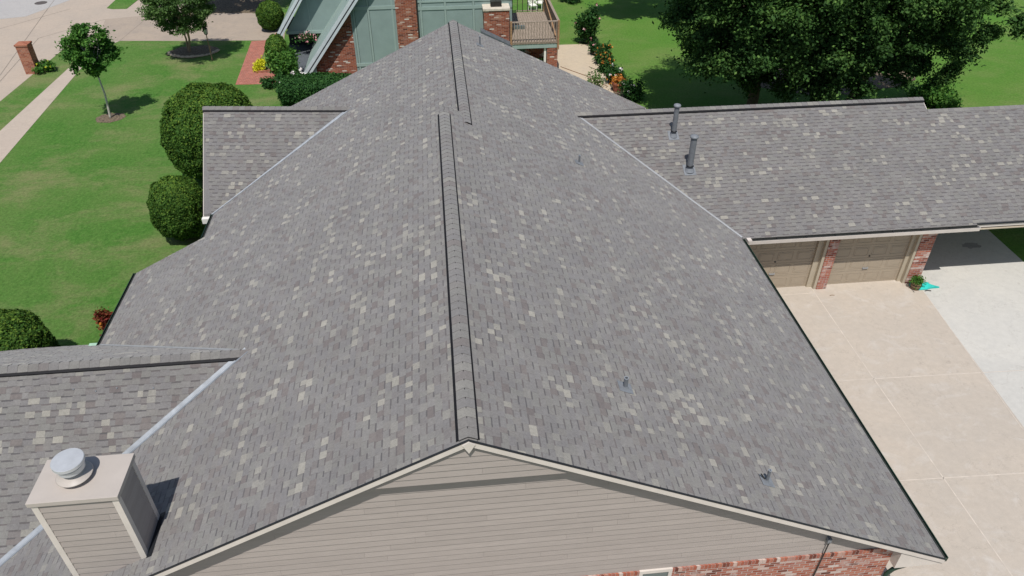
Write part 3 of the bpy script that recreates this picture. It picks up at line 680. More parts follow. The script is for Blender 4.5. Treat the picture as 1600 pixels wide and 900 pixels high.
# garage doors, pillars, walls
YD = 12.38; ZC = 2.42
def gdoor(x0, x1):
    m = MB(); Z = 2.16; n = 4; h = Z/n
    for i in range(n):
        m.box((x0,YD,i*h+.004),(x1,YD+.05,(i+1)*h-.004))
        nx = max(4, round((x1-x0)/.62)); w_ = (x1-x0)/nx
        for k in range(nx):
            a = x0+k*w_+.07; b = x0+(k+1)*w_-.07; c = i*h+.10; d = (i+1)*h-.09
            for A, B in (((a,YD-.008,c),(b,YD,c+.018)), ((a,YD-.008,d-.018),(b,YD,d)), ((a,YD-.008,c+.018),(a+.018,YD,d-.018)), ((b-.018,YD-.008,c+.018),(b,YD,d-.018))): m.box(A, B)
            m.box((a+.05,YD-.006,c+.05),(b-.05,YD,d-.05))
    g = m.build('garage_door', M['door'], house)
    xm = (x0+x1)/2
    m = MB(); m.box((xm-.10,YD-.04,.62),(xm+.10,YD-.012,.66)); m.box((xm-.10,YD-.014,.60),(xm-.07,YD,.68)); m.box((xm+.07,YD-.014,.60),(xm+.10,YD,.68)); m.build('handle', M['greyval'], g)
    m = MB(); m.tube([(xm+.02,YD-.02,1.15),(xm+.02,YD,1.15)], .03, 10); m.build('lock', M['iron'], g)
    return g
gdoor(9.7,12.45); gdoor(13.16,15.82)
for x0, x1 in ((12.45,12.74),(15.82,16.05)):
    m = MB(); m.box((x0,12.30,0),(x1-.10,12.5,2.2)); m.box((x1-.10,12.16,0),(x1-.001,12.5,2.36)); m.build('door_jamb', M['trimtan'], house)
m = MB(); m.box((9.6,12.24,2.165),(12.64,12.5,2.36)); m.box((13.1,12.24,2.165),(15.95,12.5,2.36)); m.build('door_header', M['trimtan'], house)
for x0, x1 in ((12.745,13.10),(16.055,16.56)):
    m = MB(); m.box((x0,12.14,0),(x1,12.52,2.36)); m.build('brick_pillar', M['garage_brick'], house)
m = MB(); m.box((9.5,12.52,2.36),(16.56,12.6,2.6)); m.build('garage_wall', M['garage_brick'], house)
for a, b in (((16.44,12.61,0),(16.56,20.39,2.35)), ((9.5,20.4,0),(16.4,20.5,2.35)), ((24.6,12,0),(24.8,12.2,2.35)), ((24.6,19,0),(24.8,19.2,2.35))):
    m = MB(); m.box(a, b); m.build('garage_wall' if a[0] < 20 else 'brick_pillar', M['garage_brick'], house)
m = MB(); m.box((9.5,11.83,2.36),(24.9,20.4,2.385)); m.build('soffit', M['trimtan'], house)
m = MB(); m.box((9.5,11.82,2.34),(17.6,11.845,2.44)); m.build('fascia_board', M['cream'], house)
m = MB(); m.box((9.60,YE-.17,gg-.13),(9.74,YE-.0,gg+.015)); m.build('gutter_end', M['cream'], house)

# ================================================================== NEIGHBOUR HOUSE
YA = 34.5
nh = empty('neighbour_house', (0, 36, 0), 'sage green and red brick house with steep gables behind the big roof', 'house')
X = lambda px, py, Y=YA: PY(px, py, Y).x
xa0, xa1, xa2, xa3, xa4 = X(485,110), X(556,90), X(622,60), X(654,60), X(800,40)
def nbox(name, a, b, mat, par=None):
    m = MB(); m.box(a, b); return m.build(name, M[mat], par or nh)
# near rake line (in plane YA-.7) foot -> up
YRK = YA-.5
f2 = PY(474,116,YRK); t2 = PY(547,0,YRK); s2 = (t2-f2).normalized()
apx = f2 + s2*((9.2-f2.z)/s2.z)
def under(x, pad=0): return f2.z + (x-f2.x)*s2.z/s2.x - pad
xl = f2.x+.55
# brick wall left part follows the rake; wall top clipped by rake
m = MB(); m.prism([(xl,YA,0),(xa1,YA,0),(xa1,YA,min(8.5,under(xa1,.3))),(xl,YA,under(xl,.3))], (0,.2,0)); m.build('brick_wall', M['nbrick'], nh)
m = MB(); m.prism([(xa1,YA,0),(xa2,YA,0),(xa2,YA,6.5),(min(xa1+1.2,xa2-.01),YA,6.5),(xa1,YA,min(6.4,under(xa1,.3)))], (0,.18,0)); m.build('wall_panel', M['ngreen'], nh)
nbox('brick_wall', (xa2,YA-.12,0), (xa3,YA+.2,6.5), 'nbrick')
nbox('wall_panel', (xa3,YA,0), (xa4,YA+.18,6.5), 'ngreen')
# trim: vertical battens + horizontal band
zb = PY(700,12,YA).z
m = MB()
for px, py in ((561,90),(580,60),(616,50)): m.box((X(px,py)-.05,YA-.025,0.2),(X(px,py)+.05,YA,6.4))
for px, py in ((660,50),(697,40),(741,50)): m.box((X(px,py)-.055,YA-.025,0.2),(X(px,py)+.055,YA,6.4))
gv = MB()
for px, py in ((561,90),(580,60),(660,50),(697,40),(741,50)):
    for sg in (-1, 1): gv.box((X(px,py)+sg*.058-.008,YA-.006,0.2),(X(px,py)+sg*.058+.008,YA-.001,6.4))
gv.build('seam_shade', M['ndark'], nh)  # dark strips colour in the groove shade beside the battens
zl_ = PY(590,12,YA).z
m.box((xa1,YA-.032,zl_-.09),(xa2,YA-.001,zl_+.09)); m.box((xa3,YA-.032,zb-.09),(xa4,YA-.001,zb+.09)); m.box((xa3,YA-.032,zb-.24+.55),(xa4,YA-.001,zb+.40))
m.box((xa1,YA-.04,.5),(xa2,YA-.001,.68)); m.build('wall_batten', M['ntrim'], nh)
nbox('drain_pipe', (xa3+.01,YA-.17,0), (xa3+.07,YA-.1,6.4), 'iron')
# near steep roof: slab + fascia + dark shadow reveal
def steep(f, s, y0, y1, top, wide, face_w):
    t = f+s*((top-f.z)/s.z); nrm = Vector((-s.z,0,s.x))
    m = MB(); m.prism([(f.x,y0+.03,f.z),(t.x,y0+.03,t.z),(t.x+s.z*wide,y0+.03,t.z-s.x*wide),(f.x+s.z*wide,y0+.03,f.z-s.x*wide)], (0,y1-y0,0)); r = m.build('steep_roof', M['ntrim'], nh)
    m = MB(); a = Vector((f.x,y0,f.z)); b = Vector((t.x,y0,t.z)); n = Vector((s.z,0,-s.x))
    m.prism([a-n*.03, b-n*.03, b+n*face_w*.42, a+n*face_w*.42], (0,.04,0)); m.prism([a+n*face_w*.62, b+n*face_w*.62, b+n*face_w, a+n*face_w], (0,-.03,0)); m.build('fascia', M['nfascia'], r)
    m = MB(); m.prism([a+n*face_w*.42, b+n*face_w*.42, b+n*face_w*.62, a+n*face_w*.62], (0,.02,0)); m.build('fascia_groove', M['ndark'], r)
    m = MB(); m.box((f.x-.12,y0-.06,f.z-.12),(f.x+.2,y0+.14,f.z+.06)); m.build('fascia_end', M['white'], r, bevel=.02)
    return r
steep(f2, s2, YRK, YA+6, 9.2, .22, .34)
YB = YA+3.6; YRB = YB-.7
f1 = PY(431,57,YRB); s1 = (PY(462,0,YRB)-f1).normalized()
steep(f1, s1, YRB, YB+6, 8.0, .2, .3)
# porch wall between the two gables
zbeam = PY(480,50,YB).z
def und1(x): return f1.z+(x-f1.x)*s1.z/s1.x-.25
xb0 = f1.x+.5; xb1 = X(560,40,YB)
m = MB(); zz0 = max(zbeam, und1(xb0)); m.prism([(xb0+(zbeam-und1(xb0))*s1.x/s1.z if und1(xb0) < zbeam else xb0,YB,zbeam),(xb1,YB,zbeam),(xb1,YB,7.2),(f1.x+(7.2-f1.z+.25)*s1.x/s1.z,YB,7.2)], (0,.15,0)); m.build('wall_panel', M['ngreen'], nh)
m = MB(); m.box((xb0,YB-.04,zbeam-.09),(xb1,YB-.001,zbeam+.09)); m.box((X(484,30,YB)-.02,YB-.012,zbeam+.1),(X(484,30,YB)+.02,YB-.001,6.5)); m.build('wall_batten', M['ntrim'], nh)
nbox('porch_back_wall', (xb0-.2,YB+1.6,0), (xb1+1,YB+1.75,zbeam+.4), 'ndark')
nbox('porch_floor', (xb0-.2,YA+.25,0.02), (xb1+1,YB+1.6,.12), 'nroof')
nbox('porch_column', (X(437,70,YB)-.18,YB-.1,0), (X(437,70,YB)+.22,YB+.25,zbeam-.1), 'nbrick')
m = MB(); m.prism([(f2.x-.02,YRK+.1,0),(f2.x+.75,YRK+.1,0),(f2.x+.75,YRK+.1,under(f2.x+.75,.3)),(f2.x+.25,YRK+.1,under(f2.x+.25,.3))], (0,.06,0)); m.build('wing_panel', M['ntrim'], nh)
# roof proper (mostly above the frame)
m = MB(); m.prism([(xa1-.5,YA-.3,6.55),(xa4+.2,YA-.3,6.55),(xa4+.2,YA-.3,6.75),(xa1-.5,YA-.3,6.75)], (0,4.5,2.6)); m.build('main_roof', M['nroof'], nh)
m = MB(); m.prism([(xa1-.5,YA+8.7,6.55),(xa4+.2,YA+8.7,6.55),(xa4+.2,YA+8.7,6.75),(xa1-.5,YA+8.7,6.75)], (0,-4.5,2.6)); m.build('main_roof', M['nroof'], nh)
m = MB(); m.box((xa4-.2,YA+.2,0),(xa4,YA+8.4,6.5)); m.box((f1.x+.9,YB+4.9,0),(xa4,YB+5.1,6.5)); m.build('side_wall', M['ngreen'], nh)
# brick chimney of the neighbour
YC = YA-.85
c0 = PY(757,60,YC); c1 = PY(796,60,YC); ctop = PY(777,17,YC).z
nc = nbox('brick_chimney', (c0.x,YC,0), (c1.x,YA+.001,ctop), 'nbrick')
m = MB(); m.box((c0.x-.05,YC-.05,ctop),(c1.x+.05,YA+.03,ctop+.14)); m.build('chimney_crown', M['limestone'], nc, bevel=.02)
m = MB(); m.box(((c0.x+c1.x)/2-.3,YC+.25,ctop+.14),((c0.x+c1.x)/2+.3,YC+.6,ctop+.42)); m.build('flue', M['iron'], nc)
m = MB(); q0 = PY(760,52,YC-.25); q1 = PY(800,75,YC-.25)
m.prism([(q0.x-.3,YC-.25,q0.z+.12),(q1.x,YC-.25,q1.z+.12),(q1.x,YC-.25,q1.z-.12),(q0.x-.3,YC-.25,q0.z-.12)], (0,.24,.12)); m.build('lower_roof', M['nroof'], nh)
# deck
YK = YA-1.0; dk0 = c1.x+.02; dk1 = PY(872,78,YK).x; zd = PY(840,67,YK).z; YK2 = PY(845,20,YK).y
zt = PY(840,34,YK).z
q = ray((840,18), (0,0,1), zd); YK2 = q.y
deck = nbox('deck_frame', (dk0,YK,zd-.30), (dk1,YK+.12,zd-.05), 'ntrim')
m = MB(); y = dk0
while y < dk1-.02: m.box((y,YK-.03,zd-.045),(y+.13,YK2,zd), random.random()); y += .14
m.build('deck_boards', M['wood'], deck)
m = MB(); m.box((dk0,YK-.05,zt-.02),(dk1+.05,YK+.09,zt+.02)); m.box((dk1-.09,YK,zt-.021),(dk1+.05,YK2,zt+.019)); m.box((dk0,YK2-.07,zt-.02),(dk1,YK2+.07,zt+.022))
m.box((dk0,YK-.02,zd+.02),(dk1,YK+.03,zd+.07)); m.box((dk0,YK2-.02,zd+.05),(dk1,YK2+.03,zd+.10)); m.build('rail', M['wood'], deck)
for i in range(17):
    x = dk0+.08+(dk1-dk0-.2)*i/16; m = MB(); m.box((x-.02,YK-.045,zd-.03),(x+.02,YK-.022,zt-.02)); m.build('baluster', M['wood'], deck)
for i in range(9):
    x = dk0+.08+(dk1-dk0-.2)*i/8; m = MB(); m.box((x-.018,YK2-.02,zd),(x+.018,YK2+.02,zt-.02)); m.build('baluster', M['iron'], deck)
for i in range(22):
    y = YK+.1+(YK2-YK-.2)*i/21; m = MB(); m.box((dk1-.03,y-.045,zd),(dk1,y+.045,zt-.022)); m.build('baluster', M['wood'], deck)
for x, y in ((dk1-.02,YK-.05),(dk1-.02,YK2),(dk0+.05,YK2),(dk0+.06,YK-.01)):
    m = MB(); m.box((x-.055,y-.055,zd-.38),(x+.055,y+.055,zt+.06)); m.build('post', M['wood2'], deck)
m = MB(); m.bar((dk1-.06,YK+.1,zd+.08),(dk1-.06,YK2-.1,zt-.1),.03,.09,up=(1,0,0)); m.build('brace', M['wood2'], deck)
m = MB(); m.box((dk1-.62,YK+.02,0),(dk1-.02,YK+.5,zd-.31)); m.build('brick_pier', M['nbrick'], deck)
m = MB(); m.box((dk1-.78,YK+.1,0),(dk1-.66,YK+.22,zd-.31)); m.build('post', M['white'], deck)
nbox('lower_wall', (dk0,YK+2.6,0), (dk1,YK+2.75,zd-.3), 'nbrick')
m = MB(); m.box((dk0-.05,YK+2.4,.1),(dk0+1.1,YK+2.59,2.0)); m.build('sliding_door', M['glass'], nh)

# ================================================================== PLANTS
def ellip_shell(c, r, n, jitter=.03, zmin=-.95, lump=.05, power=2.0):
    P = rng.normal(size=(int(n*1.4), 3)); P /= np.linalg.norm(P, axis=1)[:, None]; P = P[P[:, 2] > zmin][:n]
    if power != 2.0:
        k = (np.abs(P)**power).sum(1)**(1/power); P = P/k[:, None]
    N = P/np.array(r); off = np.array([noise.noise(Vector(p*2.3+np.array(c)))+.5*noise.noise(Vector(p*6.1+np.array(c))) for p in P])
    R = (1+off*lump+rng.normal(size=len(P))*jitter)[:, None]
    return np.array(c)+P*np.array(r)*R, N
def bush(name, label, cat, c, r, n, leaf, mat, group=None, core=True, power=2.3, jitter=.02, spread=.7, lump=.10, tm=None):
    """clipped shrub: leafy skin over a twiggy core"""
    base = (c[0], c[1], 0)
    root = empty(name, base, label, cat, group)
    P, N = ellip_shell(c, r, n, jitter, lump=lump, power=power)
    N = N/np.linalg.norm(N, axis=1)[:, None]
    Nn = N+rng.normal(size=N.shape)*spread
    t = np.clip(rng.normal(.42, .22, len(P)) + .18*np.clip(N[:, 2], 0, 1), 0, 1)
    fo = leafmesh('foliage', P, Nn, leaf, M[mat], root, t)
    if core:
        m = MB(); nn, mm = 20, 14
        for i in range(mm+1):
            th = math.pi*i/mm
            for k in range(nn):
                ph = 2*math.pi*k/nn; d = np.array([math.sin(th)*math.cos(ph), math.sin(th)*math.sin(ph), math.cos(th)])
                kk = (np.abs(d)**power).sum()**(1/power) if power != 2 else 1
                m.v.append(tuple(np.array(c)+d/kk*np.array(r)*.90))
        for i in range(mm):
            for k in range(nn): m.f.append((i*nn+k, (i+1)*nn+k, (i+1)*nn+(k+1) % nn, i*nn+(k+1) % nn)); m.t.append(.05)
        m.build('inner_foliage', M[mat], root, True)
    m = MB(); m.tube([(c[0],c[1],0),(c[0]+.03,c[1],max(.2,c[2]-r[2]*.6))], [.07,.05], 8); m.build('stem', M['bark'], root, True)
    return root
def at(px, py, z): p = G(px, py, z); return (p.x, p.y, z)
H = 'rounded clipped bushes'
c = at(333,207,2.0); bush('round_bush', 'largest clipped round bush, beside the ridge end of the far-left roof wing', 'bush', c, (1.92,1.9,1.98), 46000, .055, 'leaf_box', H, jitter=.012)
c = at(279,324,1.35); bush('round_bush', 'egg-shaped clipped bush just below the largest one, by the gutter corner', 'bush', c, (.98,.98,1.22), 22000, .042, 'leaf_box', H, jitter=.012)
c = at(4,553,1.3); bush('round_bush', 'yellow-green clipped bush cut by the left picture edge above the chimney wing ridge', 'bush', c, (1.27,1.3,1.2), 26000, .042, 'leaf_box', H, jitter=.014)
c = at(422,24,.95); bush('round_bush', 'small clipped ball bush on the far driveway edge by the green gable', 'bush', c, (.80,.80,.85), 9000, .05, 'leaf_box', H, jitter=.015)
c = at(433,84,.9); bush('upright_bush', 'dark tall bush between brick path and green gable', 'bush', c, (.58,1.15,.95), 9000, .06, 'leaf_box', H, jitter=.03)
# loose shrubs
def shrub(name, label, cat, base, h, r, n, leaf, mat, group=None, flowers=None, nf=0, fl=.05, clumps=9):
    root = empty(name, base, label, cat, group); b = np.array(base)
    cc = rng.normal(size=(clumps, 3)); cc /= np.linalg.norm(cc, axis=1)[:, None]; cc *= rng.uniform(.3, .95, (clumps, 1))
    cc = b+np.array([0, 0, h*.55])+cc*np.array([r, r, h*.42])
    idx = rng.integers(0, clumps, n); P = cc[idx]+rng.normal(size=(n, 3))*np.array([r*.22, r*.22, h*.16]); P[:, 2] = np.clip(P[:, 2], b[2]+.03, None)
    N = rng.normal(size=(n, 3))+np.array([0, 0, 1.0])
    leafmesh('foliage', P, N, leaf, M[mat], root)
    m = MB()
    for q in cc: m.tube([tuple(b), tuple((b+q)/2+np.array([0,0,.05])), tuple(q)], [.02, .014, .008], 5)
    m.build('stem', M['bark'], root)
    if flowers:
        j = rng.integers(0, n, nf); Q = P[j]+rng.normal(size=(nf, 3))*.03; Q[:, 2] += .06
        Q = np.repeat(Q, 6, 0)+rng.normal(size=(nf*6, 3))*fl*.5
        leafmesh('blossom', Q, rng.normal(size=(len(Q), 3))+np.array([0, -.4, 1.0]), fl, M[flowers], root, aspect=.9)
    return root
g0 = lambda px, py: tuple(G(px, py))
SH = 'loose shrubs around the neighbour house'
shrub('shrub', 'mid-green leafy shrub right of the dark upright bush at the porch', 'shrub', g0(452,124), 1.5, .8, 4800, .085, 'leaf_maple', SH, clumps=14)
shrub('shrub', 'low dark shrub at the brick path end', 'shrub', g0(420,137), .5, .4, 900, .06, 'leaf_hedge', SH)
shrub('shrub', 'low shrub with pale blooms under the gable foot', 'shrub', g0(446,141), .7, .6, 1700, .07, 'leaf_hedge', SH, 'petal_white', 14, .06)
shrub('golden_shrub', 'bright yellow small shrub on the brick path corner', 'shrub', g0(410,111), .55, .38, 1500, .06, 'leaf_yellow')
shrub('rose_bush', 'white flowering shrub in front of the green porch post', 'flowering shrub', g0(470,134), .9, .35, 900, .06, 'leaf_hedge', SH, 'petal_white', 12, .08)
c = at(502,142,.55); hb = bush('hedge', 'dense dark green hedge along the foot of the neighbour brick wall', 'hedge', c, (2.15,.95,.75), 14000, .06, 'leaf_hedge', None, power=3.5, jitter=.03)
shrub('rose_bush', 'tall pink-white flowering bush on lawn by the patio back corner', 'flowering shrub', g0(918,68), 1.9, .75, 4200, .08, 'leaf_hedge', 'flowering bushes along the patio', 'petal_pink', 26, .08, 16)
for i, (px, py, h, r, fm, lb) in enumerate(((932,86,.8,.42,'petal_pink','low bush with pale blooms at patio back right edge'), (941,98,1.0,.5,'leaf_rust','bush with orange-rust flowers midway along patio edge'),
        (948,112,1.0,.55,'leaf_rust','dark green bush below the orange flowers at the patio edge'), (962,130,.9,.5,'petal_white','olive bush beside the terracotta pot'), (985,156,1.15,.6,'petal_white','bush with white roses where the two roof edges meet'),
        (893,3,.7,.7,'petal_white','small far shrub on lawn behind the deck corner'))):
    shrub('flowering_bush', lb, 'flowering shrub', g0(px, py), h, r, 2200, .07, 'leaf_hedge', 'flowering bushes along the patio', fm, 14 if fm != 'leaf_rust' else 40, .06, 11)
shrub('slender_plant', 'thin pale green plant rising over the roof edge at patio front', 'plant', g0(928,140), 1.0, .55, 420, .06, 'leaf_birch', None, None, 0, .05, 16)
shrub('red_leaf_shrub', 'deep red-leaved shrub under the left eave gutter end', 'shrub', at(172,520,0), .8, .36, 1300, .06, 'leaf_red', None, 'leaf_rust', 8, .05, 10)
shrub('shrub', 'bright green low bush behind the garage ridge end', 'shrub', g0(1462,163), .9, 1.1, 5200, .09, 'leaf_maple', None, None, 0, .05, 18)
shrub('verge_plant', 'small flowering plant at the foot of the brick pillar', 'plant', g0(72,112), .55, .5, 1200, .07, 'leaf_maple', None, 'leaf_yellow', 8, .05)
# ---- trees
def tree(name, label, base, trunk_top, c, r, nclump, nleaf, leaf, mat, bark, tr, stems=1, cs=.28, zbias=0.2, flat=1.0, lean=0, gaps=.75):
    root = empty(name, base, label, 'tree'); b = Vector(base); cA = np.array(c); rA = np.array(r)
    cc = rng.normal(size=(nclump, 3)); cc /= np.linalg.norm(cc, axis=1)[:, None]
    rad = rng.uniform(.25, 1, (nclump, 1))**.45; cc = cA+cc*rad*rA*(1+rng.uniform(-.12, .12, (nclump, 1)))
    size = rng.uniform(.55, 1.25, nclump)*cs*rA.mean()
    pr = size**1.6; idx = rng.choice(nclump, nleaf, p=pr/pr.sum())
    d = rng.normal(size=(nleaf, 3)); d /= np.linalg.norm(d, axis=1)[:, None]; rr = rng.uniform(0, 1, (nleaf, 1))**.42
    bl = rng.uniform(.6, 1.5, (nclump, 3))*np.array([1, 1, .7*flat])
    P = cc[idx]+(d*rr*.45+rng.normal(size=(nleaf, 3))*.42)*size[idx][:, None]*bl[idx]
    N = d*.6+rng.normal(size=(nleaf, 3))*.5+np.array([0, 0, .7])
    ct = rng.uniform(-.18, .18, nclump)
    leafmesh('crown', P, N, leaf, M[mat], root, np.clip(rng.normal(.45, .2, nleaf)+ct[idx], 0, 1))
    m = MB()
    for s in range(stems):
        o = Vector((.0, 0, 0)) if s == 0 else Vector((.25*math.cos(s*2.4), .2*math.sin(s*2.4), 0))
        top = Vector((c[0]+(.35*s*math.cos(s*2.4)), c[1], trunk_top)); bb = b+o*.6
        mid = (bb+top)/2+Vector((.06, .03, 0))
        m.tube([bb-Vector((0,0,.05)), bb+Vector((0,0,.12)), mid, top, Vector((top.x, top.y, c[2]+r[2]*.3))], [tr*1.35, tr*1.05, tr*.85, tr*.7, tr*.25], 9)
        for q in range(8):
            e = Vector(cc[rng.integers(0, nclump)]); e = Vector((c[0],c[1],c[2]-.1*r[2])).lerp(e, .72); st = mid.lerp(top, random.uniform(.5, 1.1))
            m.tube([st, st.lerp(e, .5)+Vector((0,0,.1*r[2])), e], [tr*.42, tr*.27, tr*.08], 6)
    m.build('trunk', M[bark], root, True)
    return root
yc = at(139,78,3.55)
tree('young_tree', 'young slim tree with pale trunk alone on the front lawn', g0(173,184), 2.5, yc, (1.05,1.0,1.22), 80, 10500, .075, 'leaf_maple', 'palebark', .055, cs=.24)
b1 = g0(297,80)
mc = at(280,2,3.4)
tree('multi_stem_tree', 'airy multi-stemmed tree in a stone-ringed bed by the lamp post', b1, 2.0, mc, (2.15,1.9,1.75), 260, 34000, .06, 'leaf_birch', 'birchbark', .06, stems=3, cs=.16, flat=.8)
def at3(px, py, z): p = G(px, py, z); return (p.x, p.y, z)
c = at3(1218,-64,7.9); tree('shade_tree', 'huge dense dark tree, left half of the big tree mass behind garage roof', (c[0]+.2,c[1]+.3,0), 3.4, c, (4.9,4.9,5.4), 400, 230000, .085, 'leaf_dark', 'bark', .30, cs=.15)
c = at3(1300,45,5.2); tree('shade_tree', 'lower dark tree filling the gap between the two big crowns', (c[0],c[1]+.5,0), 2.6, c, (3.6,3.2,3.2), 150, 70000, .085, 'leaf_dark', 'bark', .18, cs=.17)
c = at3(1395,0,6.0); tree('shade_tree', 'lighter spreading tree, right half of the big tree mass', (c[0]-2.2,c[1]-1.6,0), 3.0, c, (5.4,4.6,3.3), 260, 105000, .085, 'leaf_dark', 'bark', .17, stems=2, cs=.13)
q = G(385,6); tree('shade_tree', 'tree above the top edge whose shadow darkens the far driveway', (q.x,q.y+3,0), 3.5, (q.x-.4,q.y-2.2,5.6), (3.8,2.4,1.8), 70, 30000, .13, 'leaf_dark', 'bark', .2, cs=.24)
q = G(1010,12); tree('shade_tree', 'tree beyond the top edge shading the back lawn right of the deck', (q.x,q.y+4,0), 3.5, (q.x-.5,q.y-2.6,6.0), (3.6,2.6,1.7), 70, 30000, .13, 'leaf_dark', 'bark', .22, cs=.24)
# twisted juniper
jp = Vector(at3(1446,157,0)); root = empty('twisted_juniper', jp, 'dark leaning juniper sticking up behind the garage ridge end', 'shrub')
pts = [jp+Vector((0,0,.2)), jp+Vector((.5,.2,.9)), jp+Vector((1.0,.3,1.35)), jp+Vector((1.25,.3,1.75))]
P = []
for i in range(3):
    a, b = pts[i], pts[i+1]
    for k in range(1500): P.append(np.array(a.lerp(b, random.random()))+rng.normal(size=3)*(.20 if i else .26))
P = np.array(P); leafmesh('foliage', P, rng.normal(size=P.shape)+np.array([0,0,.6]), .07, M['leaf_dark'], root)
m = MB(); m.tube([jp]+pts, [.06,.05,.04,.03,.02], 7); m.build('trunk', M['bark'], root)
# mulch rings
def disc(name, c, rx, ry, z, mat, n=28, wob=.12):
    m = MB(); m.poly([(c[0]+rx*math.cos(2*math.pi*i/n)*(1+random.uniform(-wob, wob)), c[1]+ry*math.sin(2*math.pi*i/n)*(1+random.uniform(-wob, wob)), z) for i in range(n)])
    return structure(m.build(name, M[mat]))
disc('mulch_ring', g0(173,184), .72, .6, .010, 'soil'); disc('mulch_bed', (b1[0]+.2,b1[1]-.1,0), 1.5, 1.1, .012, 'soil')
disc('mulch_under_trees', at3(1290,118,0), 5.0, 2.6, .010, 'soil')
bed = sheet('planting_bed', gp([(404,104),(402,116),(436,118),(438,132),(436,152),(560,150),(580,112),(470,105)]), .010, M['soil'])
sheet('patio_bed', gp([(922,69),(931,90),(950,128),(968,165),(990,165),(972,128),(944,88),(928,62),(905,62),(905,68.5)]), .010, M['soil'])
# edging stones
for i in range(15):
    a = math.radians(-165+i*11.5); r_ = 1.45; x = b1[0]+.25+r_*math.cos(a); y = b1[1]-.05+1.05*math.sin(a)
    m = MB(); m.lathe((0,0,0), [(.10,0),(.15,.03),(.14,.09),(.07,.13)], 8)
    o = m.build('edging_stone', M['rock']); o.location = (x, y, 0); o.scale = (random.uniform(.9,1.5), random.uniform(.6,.9), random.uniform(.6,1)); o.rotation_euler.z = a+1.57
    tag(o, 'tan stone in the curved edging of the multi-stemmed tree bed', 'stone', 'edging stones around the tree bed')

# ================================================================== STREET FURNITURE & SMALL THINGS
# gate pillar
p0 = G(50,116); pl = empty('brick_pillar', p0, 'free-standing red brick pillar beside the street', 'pillar')
m = MB(); m.box((p0.x-.32,p0.y-.0,0),(p0.x+.32,p0.y+.62,1.60)); m.build('shaft', M['pillar_brick'], pl)
m = MB(); m.box((p0.x-.36,p0.y-.04,1.60),(p0.x+.36,p0.y+.66,1.70)); m.build('cap', M['pillar_brick'], pl, bevel=.015)
# lamp post
p0 = G(332,94); lp = empty('lamp_post', p0, 'slim bronze garden lamp post with glass lantern at lawn edge', 'lamp post')
m = MB(); m.tube([p0,p0+Vector((0,0,.12)),p0+Vector((0,0,.14)),p0+Vector((0,0,1.5))], [.05,.05,.03,.026], 10); m.build('pole', M['barrel'], lp)
m = MB(); z = p0+Vector((0,0,1.5)); m.lathe(z, [(.03,0),(.10,.05),(.11,.07)], 6); m.lathe(z+Vector((0,0,.36)), [(.155,0),(.13,.05),(.05,.12),(.02,.17)], 6)
for i in range(6):
    a = math.pi/3*i; m.bar(z+Vector((.10*math.cos(a),.10*math.sin(a),.06)), z+Vector((.14*math.cos(a),.14*math.sin(a),.37)), .014, .014, up=(math.cos(a+.1),math.sin(a+.1),0))
lt = m.build('lantern', M['iron'], lp)
m = MB(); m.lathe(z, [(.092,.07),(.13,.36)], 6); m.build('lantern_glass', M['bright'], lt)
# manhole
p0 = G(64,4.8); m = MB(); m.lathe((p0.x,p0.y,.0), [(.42,.006),(.42,.020),(.33,.021),(.33,.016),(.05,.016)], 28); o = m.build('manhole_cover', M['steelgrey']); tag(o, 'round dark iron manhole cover set in the street', 'manhole cover')
# barrel planter, turquoise float, pots
p0 = G(1429,451); pt = empty('planter', p0, 'wooden barrel planter with spiky green plant at garage pillar foot', 'planter')
m = MB(); m.lathe(p0, [(.13,0),(.17,.12),(.18,.2),(.165,.30),(.145,.30),(.14,.26)], 20); m.build('barrel', M['barrel'], pt)
m = MB(); m.lathe(p0, [(.172,.09),(.176,.12)], 20); m.lathe(p0, [(.183,.2),(.181,.23)], 20); m.build('hoop', M['iron'], pt)
P = np.array(p0)+np.array([0,0,.36])+rng.normal(size=(600,3))*np.array([.09,.09,.07]); leafmesh('foliage', P, rng.normal(size=P.shape), .06, M['leaf_maple'], pt, aspect=.3)
p0 = G(1443,448); m = MB(); random.seed(4); n = 16; ring = []
for k in range(n):
    a = 2*math.pi*k/n; r_ = .33*(1+random.uniform(-.4, .4)); ring.append((r_*1.25*math.cos(a), r_*.8*math.sin(a)))
b = len(m.v)
for s_, h_ in ((1.0,.01),(.95,.05),(.65,.10),(.3,.13)):
    for (x, y) in ring: m.v.append((p0.x+x*s_+random.uniform(-.015,.015), p0.y+y*s_, h_+random.uniform(-.012,.02)))
for i in range(3):
    for k in range(n): m.f.append((b+i*n+k, b+i*n+(k+1)%n, b+(i+1)*n+(k+1)%n, b+(i+1)*n+k)); m.t.append(.5)
m.f.append(tuple(b+3*n+k for k in range(n))); m.t.append(.5)
o = m.build('folded_tarp', M['teal']); tag(o, 'crumpled turquoise plastic sheet on pale slab beside the planter', 'plastic sheet')
m = MB(); q = G(1449,455); m.tube([(q.x-.1,q.y,.02),(q.x,q.y+.02,.025),(q.x+.12,q.y-.02,.02)], .018, 6); tag(m.build('hose_nozzle', M['iron']), 'small dark nozzle beside the turquoise sheet', 'nozzle')
p0 = G(964,142); tp = empty('flower_pot', p0, 'reddish terracotta pot at the patio front edge', 'pot')
m = MB(); m.lathe(p0, [(.2,0),(.30,.42),(.34,.43),(.34,.52),(.29,.52),(.28,.44)], 20); m.build('pot', M['terra'], tp)
P = np.array(p0)+np.array([0,0,.62])+rng.normal(size=(500,3))*np.array([.16,.16,.1]); leafmesh('foliage', P, rng.normal(size=P.shape), .06, M['leaf_rust'], tp)
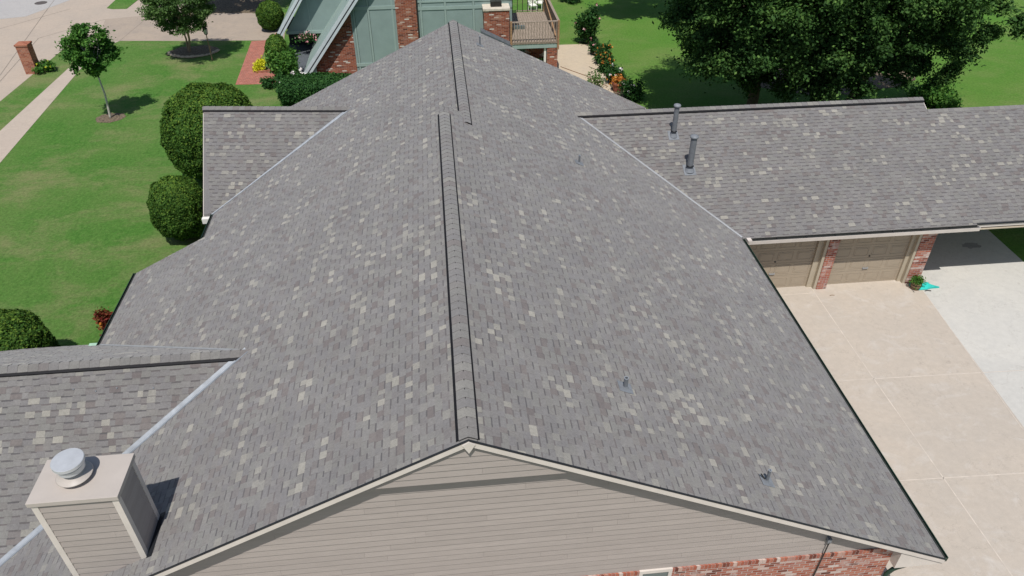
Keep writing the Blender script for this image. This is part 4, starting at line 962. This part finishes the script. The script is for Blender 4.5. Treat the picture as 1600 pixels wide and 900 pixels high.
# hose across patio
m = MB(); pts = [G(876,104,.04), G(895,111,.04), G(915,118,.04), G(932,127,.04), G(950,135,.04)]; m.tube(pts, .016, 6); tag(m.build('garden_hose', M['hose']), 'thin brown hose lying across the tan patio', 'hose')
m = MB(); m.tube([G(920,104,.04), G(940,112,.05), G(946,118,.04)], .014, 6); tag(m.build('fallen_branch', M['bark']), 'thin dark twig lying on the patio by the flower bed', 'twig')
# hanging basket in the porch
q = PY(480,62,YB-.4); hbk = empty('hanging_basket', q, 'basket of pink flowers hanging in the dark porch opening', 'hanging basket')
m = MB(); m.lathe(q-Vector((0,0,.15)), [(.08,0),(.2,.12),(.22,.2)], 14); m.tube([q+Vector((0,0,.05)), q+Vector((0,0,.6))], .008, 5); m.build('basket', M['iron'], hbk)
P = np.array(q)+np.array([0,0,.12])+rng.normal(size=(700,3))*np.array([.26,.15,.11]); leafmesh('foliage', P, rng.normal(size=P.shape), .06, M['leaf_hedge'], hbk)
P = np.array(q)+np.array([0,-.05,.16])+rng.normal(size=(120,3))*np.array([.24,.14,.10]); leafmesh('blossom', P, rng.normal(size=P.shape), .055, M['petal_pink'], hbk, aspect=.9)
# white garden chairs behind the deck
def chair(px, py, label, rz):
    p = G(px, py); r = empty('garden_chair', p, label, 'chair', 'white garden chairs on the back lawn')
    def part(name, f):
        m = MB(); f(m); o = m.build(name, M['white']); o.parent = r; return o
    part('seat', lambda m: m.box((-.25,-.25,.38),(.25,.25,.42)))
    part('backrest', lambda m: [m.box((-.24+i*.1,.22,.42),(-.17+i*.1,.26,1.0)) for i in range(5)]+[m.box((-.26,.215,.95),(.26,.265,1.02))])
    for sx in (-1, 1):
        for sy in (-1, 1): part('leg', lambda m: m.box((sx*.22-.02,sy*.22-.02,0),(sx*.22+.02,sy*.22+.02,.38)))
        part('armrest', lambda m: m.box((sx*.26-.03,-.25,.60),(sx*.26+.03,.25,.63)))
    r.rotation_euler.z = rz
chair(832,17,'white garden chair behind the deck railing, nearest the house',.3); chair(843,13,'white garden chair behind the deck railing, farther right',-.4)
# brick edging at the brick path bed
q0, q1 = G(400,114), G(436,112); m = MB(); m.bar((q0.x,q0.y,.06),(q1.x,q1.y,.06),.1,.12); tag(m.build('brick_edging', M['pillar_brick']), 'short low brick edging between the yellow shrub and the path', 'edging')
q = G(1300,462); m = MB(); m.tube([(q.x-.08,q.y,.012),(q.x,q.y+.02,.016),(q.x+.09,q.y,.012)], .012, 5); tag(m.build('dry_leaf', M['barrel']), 'brown dry leaf on the drive below the first garage pillar', 'leaf')

# oil stain under the carport and rust marks on the drive
def stain(name, c, rx, ry, mat, z=.0065):
    m = MB(); m.poly([(c[0]+rx*math.cos(2*math.pi*i/22)*random.uniform(.75,1.2), c[1]+ry*math.sin(2*math.pi*i/22)*random.uniform(.75,1.2), z) for i in range(22)]); structure(m.build(name, M[mat]))
M['oil'] = concrete_mat('oily_concrete', (.28,.27,.26), (.33,.32,.31), (.22,.21,.20), 1.5)
stain('oil_stain', G(1518,384), .34, .2, 'oil')
